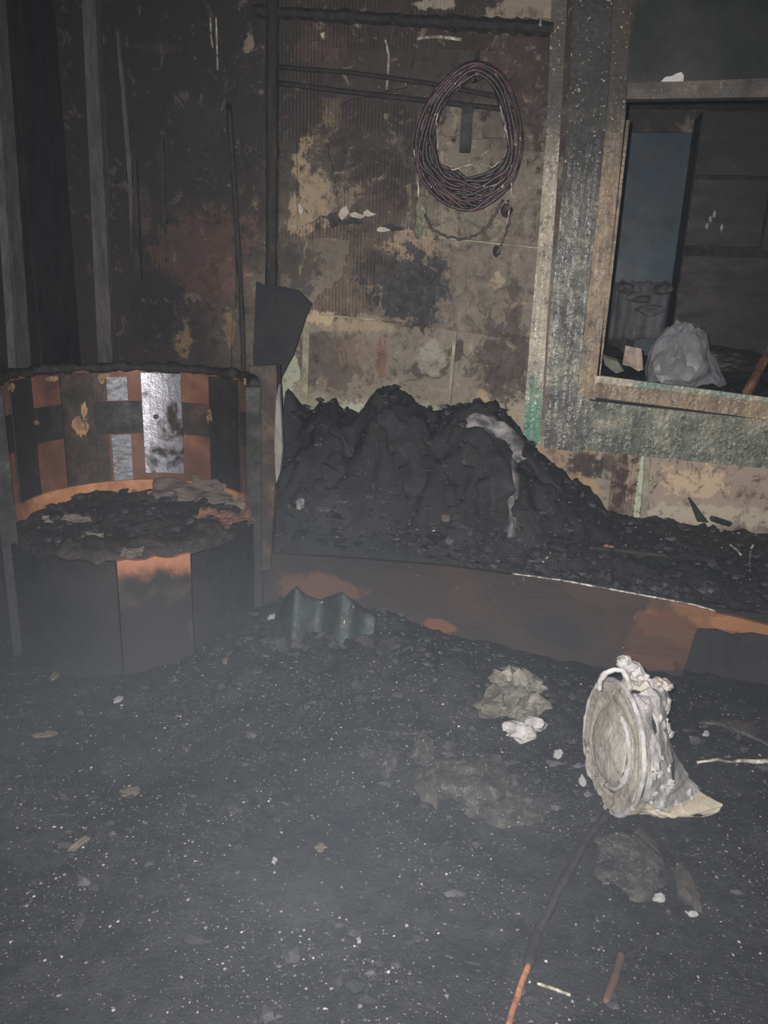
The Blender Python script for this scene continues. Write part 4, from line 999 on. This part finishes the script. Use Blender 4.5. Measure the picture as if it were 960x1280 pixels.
for px, py, w, h, seed, th, mat, nm, lab, cat, tilt in [
        (862, 1120, 22, 44, 4.4, .022, M_brownbit, 'flat_stone', 'smooth brown oval stone on the ash at lower right', 'stone', (0, .1)),
        (805, 1072, 40, 40, 6.6, .014, M_brownbit, 'flat_stone', 'thin brown slab peeping out behind the grey disc', 'stone', (0, .15)),
        (527, 945, 26, 40, 7.7, .012, M_greyflake, 'shard', 'grey four sided shard standing in the debris below the heap', 'shard', (.1, .5)),
        (650, 1018, 78, 34, 9.2, .012, M_greyflake, 'plaster_sheet', 'broad grey three cornered sheet left of the white drum', 'sheet', (0, .3)),
        (487, 955, 24, 28, 2.2, .014, M_greyflake, 'shard', 'rough grey lump of slag left of the four sided shard', 'shard', (.2, .3)),
        (460, 940, 30, 10, 3.2, .01, M_greyflake, 'shard', 'thin grey streak of slag farthest left in the debris', 'shard', (.1, .2)),
        (540, 985, 34, 36, 3.9, .02, M_brownbit, 'flat_stone', 'dull slab lying against the big ash lump', 'stone', (.1, .3)),
        (698, 945, 16, 12, 5.9, .012, M_whitechip, 'white_chip', 'white star shaped chip between crumpled lump and drum', 'chip', (.1, .4)),
        (728, 478 + 500, 10, 14, 5.1, .01, M_whitechip, 'white_chip', 'small white crumb just left of the drum', 'chip', (.1, .4)),
        (824, 1125, 18, 10, 1.1, .012, M_whitechip, 'white_chip', 'white crumb right below the grey disc', 'chip', (.1, .2)),
        (866, 1145, 14, 7, 1.9, .01, M_whitechip, 'white_chip', 'white crumb at the foot of the brown oval stone', 'chip', (.1, .2)),
        (733, 908, 6, 6, 2.9, .01, M_whitechip, 'white_chip', 'tiny white chip above the star shaped one', 'chip', (0, 0)),
        (882, 920, 10, 8, 2.7, .012, M_whitechip, 'white_chip', 'white chip right of the drum', 'chip', (.1, .3)),
        (375, 628, 14, 22, 6.1, .014, M_whitechip, 'white_chip', 'white scrap on the left end of the bedding heap', 'chip', (.1, .3)),
        (558, 646, 12, 8, 6.7, .012, M_beige, 'white_chip', 'pale crumb in the middle of the bedding heap', 'chip', (.1, .3)),
        (365, 775, 12, 12, 8.3, .012, M_whitechip, 'white_chip', 'white crumb at the foot of the green corrugated sheet', 'chip', (.1, .3)),
        (340, 773, 16, 9, 8.8, .012, M_whitechip, 'white_chip', 'white crumb left of the green corrugated sheet', 'chip', (.1, .3)),
        (428, 775, 16, 12, 9.5, .012, M_whitechip, 'white_chip', 'white crumb under the right hump of the green sheet', 'chip', (.1, .3))]:
    if mat is M_whitechip: w, h = w * .75, h * .62
    obj(nm, flat_piece(px, py, w, h, seed, th=th, tilt=tilt), mat, label=lab, cat=cat)
# crumpled white lump
c = hit(648, 905); cw = thing('crumpled_lump', 'crumpled ash white lump with a solid white lower end left of the drum', 'lump', (c.x, c.y, H(c.x, c.y) - .01))
M_crump = std('grey_white_crust', [(.32, S(62, 58, 56)), (.48, S(92, 88, 82)), (.62, S(128, 124, 116)), (.75, S(150, 146, 140))], 11, (.6, .85), .9, 40, .014)
cm = MB(); rnd = random.Random(21)
for i in range(44):
    a = rnd.random() * 6.283; q = math.sqrt(rnd.random()); px = 643 + 36 * q * math.cos(a); py = 876 + 28 * q * math.sin(a); p = hit(px, py); s = .010 + .020 * rnd.random()
    cm.lump(p + Vector((0, 0, .012 + .02 * (1 - q))), (s * 1.3, s, s * (.7 + .6 * rnd.random())), i * 3.1, .9, 2.0)
obj('crumpled_part', cm, M_crump, cw)
cm = MB()
for px, py, s in ((650, 922, .05), (668, 912, .035), (640, 915, .03)):
    p = hit(px, py); cm.lump(p + Vector((0, 0, .02)), (s, s * .7, s * .6), px * .7, .55, 1.6)
obj('white_end', cm, M_drum3, cw, label='solid white end')
# ash covered round lump and disc
p = hit(585, 990); obj('ash_lump', MB().lump(p + Vector((0, .03, -.01)), (.125, .11, .075), 4.7, .4, 1.5, 4), M_greyflake, label='big low ash grey lump left of the three cornered sheet', cat='lump')
p = hit(782, 1085); mb = MB(); R_ = .095
def discfn(a, q): return Vector((p.x + R_ * q * math.cos(a) * (1 + .08 * n1(math.cos(a) * 2, math.sin(a) * 2, 3)), p.y + R_ * 1.15 * q * math.sin(a), p.z + .012 + .008 * fbm(q * 4 * math.cos(a), q * 4 * math.sin(a), 1) + .012 * math.sin(a) * q))
for j in range(9):
    for i in range(32): mb.v.append(discfn(i * math.tau / 32, max(.01, j / 8)))
for i in range(32): v_ = discfn(i * math.tau / 32, 1); mb.v.append(Vector((v_.x, v_.y, p.z - .02)))
for j in range(9):
    for i in range(32): mb.f.append((j * 32 + i, j * 32 + (i + 1) % 32, (j + 1) * 32 + (i + 1) % 32, (j + 1) * 32 + i))
mb.f.append(tuple(9 * 32 + i for i in range(32))); mb.f.append(tuple(31 - i for i in range(32)))
obj('ash_disc', mb, M_greyflake, label='round grey disc half sunk in ash below the drum', cat='disc', smooth=True)
# green corrugated sheet standing in the debris
M_green = std('dull_green_plastic', [(.3, S(20, 25, 26)), (.5, S(27, 37, 36)), (.7, S(46, 58, 54))], 14, (.4, .7), .7, 50, .006, speck=(S(160, 160, 156), .68, 40))
gy = hit(400, 780).y - .05; gz0 = Hfloor(onY(400, 760, gy).x, gy) - .02
gb = [onY(x, y, gy) for x, y in [(345, 770), (360, 742), (374, 728), (386, 742), (399, 751), (414, 744), (430, 735), (444, 746), (456, 764), (470, 772)]]
def gfn(u, v):
    i = u * (len(gb) - 1); a = min(int(i), len(gb) - 2); q = gb[a].lerp(gb[a + 1], i - a)
    zb = gz0; z = zb + (q.z - zb) * (1 - v)
    return Vector((q.x, gy - .06 * v + .02 * math.cos(u * 9.4 * 1.4) - .04 * (q.z - zb) * 2, z)), (0, -1, .2)
obj('corrugated_sheet', MB().sheet(gfn, 36, 10, .006), M_green, label='dull green corrugated sheet with two humps before the bed box', cat='sheet', smooth=True)

rb = MB(); rnd = random.Random(31)
for i in range(46):
    px = 335 + rnd.random() * 150; p = onY(px, 785 + rnd.random() * 14, gy - .05 - .05 * rnd.random()); z = Hfloor(p.x, p.y); s = .012 + .022 * rnd.random()
    rb.lump((p.x, p.y, z + s * .3), (s * 1.2, s, s * (.6 + .5 * rnd.random())), i * 2.7, .6, 1.6, 1)
obj('rubble', rb, M_chunk, kind='stuff', label='black rubble banked against the green corrugated sheet')

# sticks, rods and wires
def along(pts, r, mat, name, label, cat, lift=.008, wob=.3, n=10, parent=None, samples=8):
    P = []
    for i in range(len(pts) - 1):
        a_, b_ = hit(*pts[i]), hit(*pts[i + 1])
        for j in range(samples): P.append(a_.lerp(b_, j / samples) + Vector((0, 0, lift)))
    P.append(hit(*pts[-1]) + Vector((0, 0, lift)))
    mb = MB().tube(P, r, 7, wob=wob)
    if parent: return obj(name, mb, mat, parent, label=label, smooth=True)
    return obj(name, mb, mat, label=label, cat=cat, smooth=True)
M_orange = std('bare_orange_stick', [(.35, S(112, 72, 51)), (.6, S(146, 98, 70)), (.75, S(160, 114, 86))], 14, (.6, .8), .5, 40, stretch=(3, 3, 1))
M_orange2 = std('dim_orange_stick', [(.35, S(48, 39, 36)), (.55, S(74, 54, 45)), (.72, S(100, 72, 58))], 10, (.6, .8), .5, 40)
c = hit(690, 1150); stick = thing('long_stick', 'long charred stick with a bare orange lower end running to the bottom edge', 'stick', (c.x, c.y, c.z))
along([(768, 1012), (735, 1050), (702, 1110), (672, 1170), (660, 1212)], .011, M_soot_wood, 'charred_end', None, None, .012, parent=stick)
along([(660, 1212), (648, 1245), (634, 1290)], .0065, M_orange, 'bare_end', 'bare orange end', None, .012, parent=stick)
along([(776, 1196), (768, 1225), (757, 1258)], .009, M_orange2, 'short_stick', 'short brown stick at the bottom right, right of the orange one', 'stick', .006)
along([(816, 1170), (796, 1190), (776, 1200)], .006, M_soot_wood, 'twig', 'thin black twig above the short brown stick', 'twig', .004)
along([(672, 1232), (690, 1238), (713, 1246)], .0035, M_palewire, 'threaded_rod', 'thin pale threaded rod right of the long stick', 'rod', .005, .8)
along([(556, 1196), (578, 1203), (600, 1209)], .003, M_greyflake, 'pale_rod', 'faint thin rod left of the long stick', 'rod', .004, .6)
along([(448, 915), (480, 919), (512, 922), (540, 919)], .003, M_greyflake, 'thin_wire', 'thin straight wire lying in the debris', 'wire', .012, .3)
along([(870, 957), (895, 954), (915, 957), (935, 956), (975, 957)], .006, M_palewire, 'metal_strip', 'pale twisted metal strip right of the drum', 'strip', .012, .9)
along([(872, 910), (900, 912), (925, 922), (960, 938)], .007, M_greyflake, 'bent_wire', 'bent grey wire above the twisted metal strip', 'wire', .02, .7)
obj('brown_board', flat_piece(922, 916, 42, 16, 7.1, 6, .012, (0, .5), .2, -.3), M_bedboard, label='small reddish brown board piece behind the bent grey wire', cat='board')
# bits on the bed deck at right
M_batten = std('charred_brown_batten', [(.4, S(34, 30, 29)), (.6, S(56, 45, 40)), (.75, S(76, 58, 50))], 9, (.6, .8), .6, 40)
M_splinter = std('dark_green_splinter', [(.35, S(34, 40, 36)), (.7, S(56, 66, 56))], 12)
p0, p1 = hit(878, 650), onY(860, 622, 3.42)
obj('splinter', MB().prism([p0 + Vector((-.02, 0, -.01)), p0 + Vector((.03, 0, -.01)), p1 + Vector((.01, 0, 0)), p1], (0, .012, 0)), M_splinter, label='dark green splinter standing against the wall under the window', cat='splinter')
p0 = hit(912, 655); p1 = onY(890, 649, 3.40)
obj('splinter', MB().tube([p0, p1 + Vector((0, 0, .005))], .012, 6, wob=.5), M_splinter, label='low black splinter lying against the wall, right of the green one', cat='splinter')
along([(676, 708), (684, 700), (690, 692)], .0045, M_palewire, 'pale_rod', 'short pale rod bent on the bed edge below the heap', 'rod', .01, .5)
along([(936, 708), (938, 690), (941, 684)], .004, M_palewire, 'pale_rod', 'short pale rod upright on the bed deck at far right', 'rod', .01, .5)
along([(912, 684), (920, 690), (926, 697)], .004, M_palewire, 'pale_rod', 'pale bent rod on the bed deck beside the upright one', 'rod', .01, .5)
along([(735, 686), (780, 690), (836, 697)], .010, M_batten, 'charred_batten', 'long brown batten lying on the bed deck', 'batten', .004, .4)
obj('chip', flat_piece(760, 684, 14, 5, 3.3, 6, .008), std('reddish_chip', [(.4, S(130, 84, 76)), (.7, S(170, 120, 108))], 10), label='small reddish chip on the bed deck', cat='chip')

# ------------------------------------------------------------------ crumbs nobody could count
def scatter(n, seed, area, size, fn):
    rnd = random.Random(seed); mb = MB()
    for i in range(n):
        px, py = area(rnd)
        p = fn(px, py, rnd)
        if p is None: continue
        s = size(rnd)
        ax = rnd.random() * 6.283; ca, sa = math.cos(ax), math.sin(ax); e = .5 + rnd.random() * .9
        v = [(s, 0), (.2 * s, s * e), (-s * .8, .3 * s), (-.3 * s, -s * e * .8)]
        q = [p + Vector((x * ca - y * sa, x * sa + y * ca, s * .3 * (rnd.random() - .3))) for x, y in v]
        top_ = p + Vector((0, 0, s * (.35 + .5 * rnd.random())))
        mb.add(q + [top_], [(0, 1, 4), (1, 2, 4), (2, 3, 4), (3, 0, 4), (3, 2, 1, 0)])
    return mb
def ground(px, py, rnd):
    x = px; y = py
    if math.hypot(x - CX, y - CY) < CR + .03: return None
    if y > bed_front(x) - .02: return None
    return Vector((x, y, Hfloor(x, y)))
clus = [(random.Random(i).uniform(-1.3, .9), random.Random(i + 99).uniform(1.1, 2.6), random.Random(i + 7).uniform(.03, .2)) for i in range(90)]
def farea(rnd):
    if rnd.random() < .3: return rnd.uniform(XL + .05, 1.4), rnd.uniform(.9, 2.85)
    c = clus[rnd.randrange(len(clus))]; return c[0] + rnd.gauss(0, c[2]), c[1] + rnd.gauss(0, c[2])
obj('ash_flecks', scatter(17000, 1, farea, lambda r: .0011 + .0048 * r.random() ** 5, ground), M_flake, kind='stuff', label='tiny pale flecks strewn over the ash')
def chunks(n, seed, area, size, fn):
    rnd = random.Random(seed); mb = MB()
    for i in range(n):
        p = fn(*area(rnd), rnd)
        if p is None: continue
        s = size(rnd); mb.lump(p + Vector((0, 0, s * .15)), (s * (.5 + .9 * rnd.random()), s * (.4 + .8 * rnd.random()), s * (.25 + .45 * rnd.random())), i * 1.71 + seed, .95, 1.9, 1)
    return mb
def darea(rnd):
    if rnd.random() < .3: return farea(rnd)
    m = mounds[rnd.randrange(len(mounds))]; return m[0] + rnd.gauss(0, m[2] * .7), m[1] + rnd.gauss(0, m[3] * .7)
obj('ash_clods', chunks(520, 17, lambda r: ((lambda c: (c[0] + r.gauss(0, c[2] * .7), c[1] + r.gauss(0, c[2] * .7)))(clus[r.randrange(len(clus))])), lambda r: .003 + .011 * r.random() ** 3, ground), M_clod, kind='stuff', label='crumbling grey clods of ash on the floor')
obj('grey_rubble', chunks(420, 23, lambda r: (r.gauss(-.35, .3), r.gauss(2.3, .22)), lambda r: .004 + .017 * r.random() ** 3, ground), M_clod, kind='stuff', label='grey crumbs thick in the debris before the bed box')
obj('cinders', chunks(1700, 2, darea, lambda r: .003 + .020 * r.random() ** 4, ground), M_chunk, kind='stuff', label='charred crumbs and cinders in the debris on the floor')
def bedp(x, y, rnd):
    if y < bed_front(x) + .04 or y > YW - .03: return None
    return Vector((x, y, Hbed(x, y)))
def barea(rnd): return rnd.uniform(-1.0, 1.3), rnd.uniform(2.7, 3.45)
def lip(rnd):
    x = rnd.uniform(-.95, .7); return x, bed_front(x) + .045 + abs(rnd.gauss(0, .05))
obj('edge_cinders', chunks(420, 13, lip, lambda r: .008 + .022 * r.random() ** 2, bedp), M_chunk, kind='stuff', label='charred lumps along the edge of the bed box')
obj('bed_cinders', chunks(1100, 3, barea, lambda r: .005 + .026 * r.random() ** 3.5, bedp), M_chunk, kind='stuff', label='charred crumbs on the bed deck and bedding heap')
obj('bed_flecks', scatter(1800, 4, barea, lambda r: .002 + .007 * r.random() ** 4, bedp), M_flake, kind='stuff', label='tiny pale flecks on the bedding heap and deck')
def cp(x, y, rnd): return Vector((x, y, Hc(x, y)))
obj('counter_flecks', scatter(260, 5, lambda r: (r.uniform(.1, 1.5), r.uniform(YC0 + .03, YC1 - .1)), lambda r: .003 + .009 * r.random() ** 3, cp), M_flake, kind='stuff', label='pale flecks in the ash behind the window')

# ------------------------------------------------------------------ smoke still hanging in the room, thickest low down at the left
hz = bpy.data.materials.new('thin_smoke'); hz.use_nodes = True; nt = hz.node_tree; nt.nodes.clear()
o_ = nt.nodes.new('ShaderNodeOutputMaterial'); vs = nt.nodes.new('ShaderNodeVolumeScatter')
vs.inputs['Color'].default_value = (.74, .84, 1, 1); vs.inputs['Anisotropy'].default_value = 0
gp = nt.nodes.new('ShaderNodeNewGeometry'); sp = nt.nodes.new('ShaderNodeSeparateXYZ'); nt.links.new(gp.outputs['Position'], sp.inputs[0])
def mr(s, a, b, c, d):
    x = nt.nodes.new('ShaderNodeMapRange'); x.interpolation_type = 'SMOOTHSTEP'; nt.links.new(s, x.inputs[0])
    for i, k in enumerate((a, b, c, d)): x.inputs[i + 1].default_value = k
    return x.outputs[0]
def mm(op, a, b):
    x = nt.nodes.new('ShaderNodeMath'); x.operation = op
    for i, k in enumerate((a, b)):
        if hasattr(k, 'is_linked'): nt.links.new(k, x.inputs[i])
        else: x.inputs[i].default_value = k
    return x.outputs[0]
nz = nt.nodes.new('ShaderNodeTexNoise'); nt.links.new(gp.outputs['Position'], nz.inputs['Vector']); nz.inputs['Scale'].default_value = 1.1; nz.inputs['Detail'].default_value = 2
low = mr(sp.outputs['Z'], 1.08, .1, 0, 1); lef = mr(sp.outputs['X'], 1.1, -.9, .3, 1)
SMOKE_LOW, SMOKE_ALL = .085, .004
den = mm('ADD', mm('MULTIPLY', mm('MULTIPLY', low, lef), mm('MULTIPLY', mr(nz.outputs['Fac'], .3, .7, .5, 1.5), SMOKE_LOW)), SMOKE_ALL)
nt.links.new(den, vs.inputs['Density']); nt.links.new(vs.outputs[0], o_.inputs['Volume'])
obj('smoke', MB().box((XL + .02, .55, .05), (XR - .05, YW - .1, 2.7)), hz, kind='stuff', label='thin bluish smoke hanging low in the room')
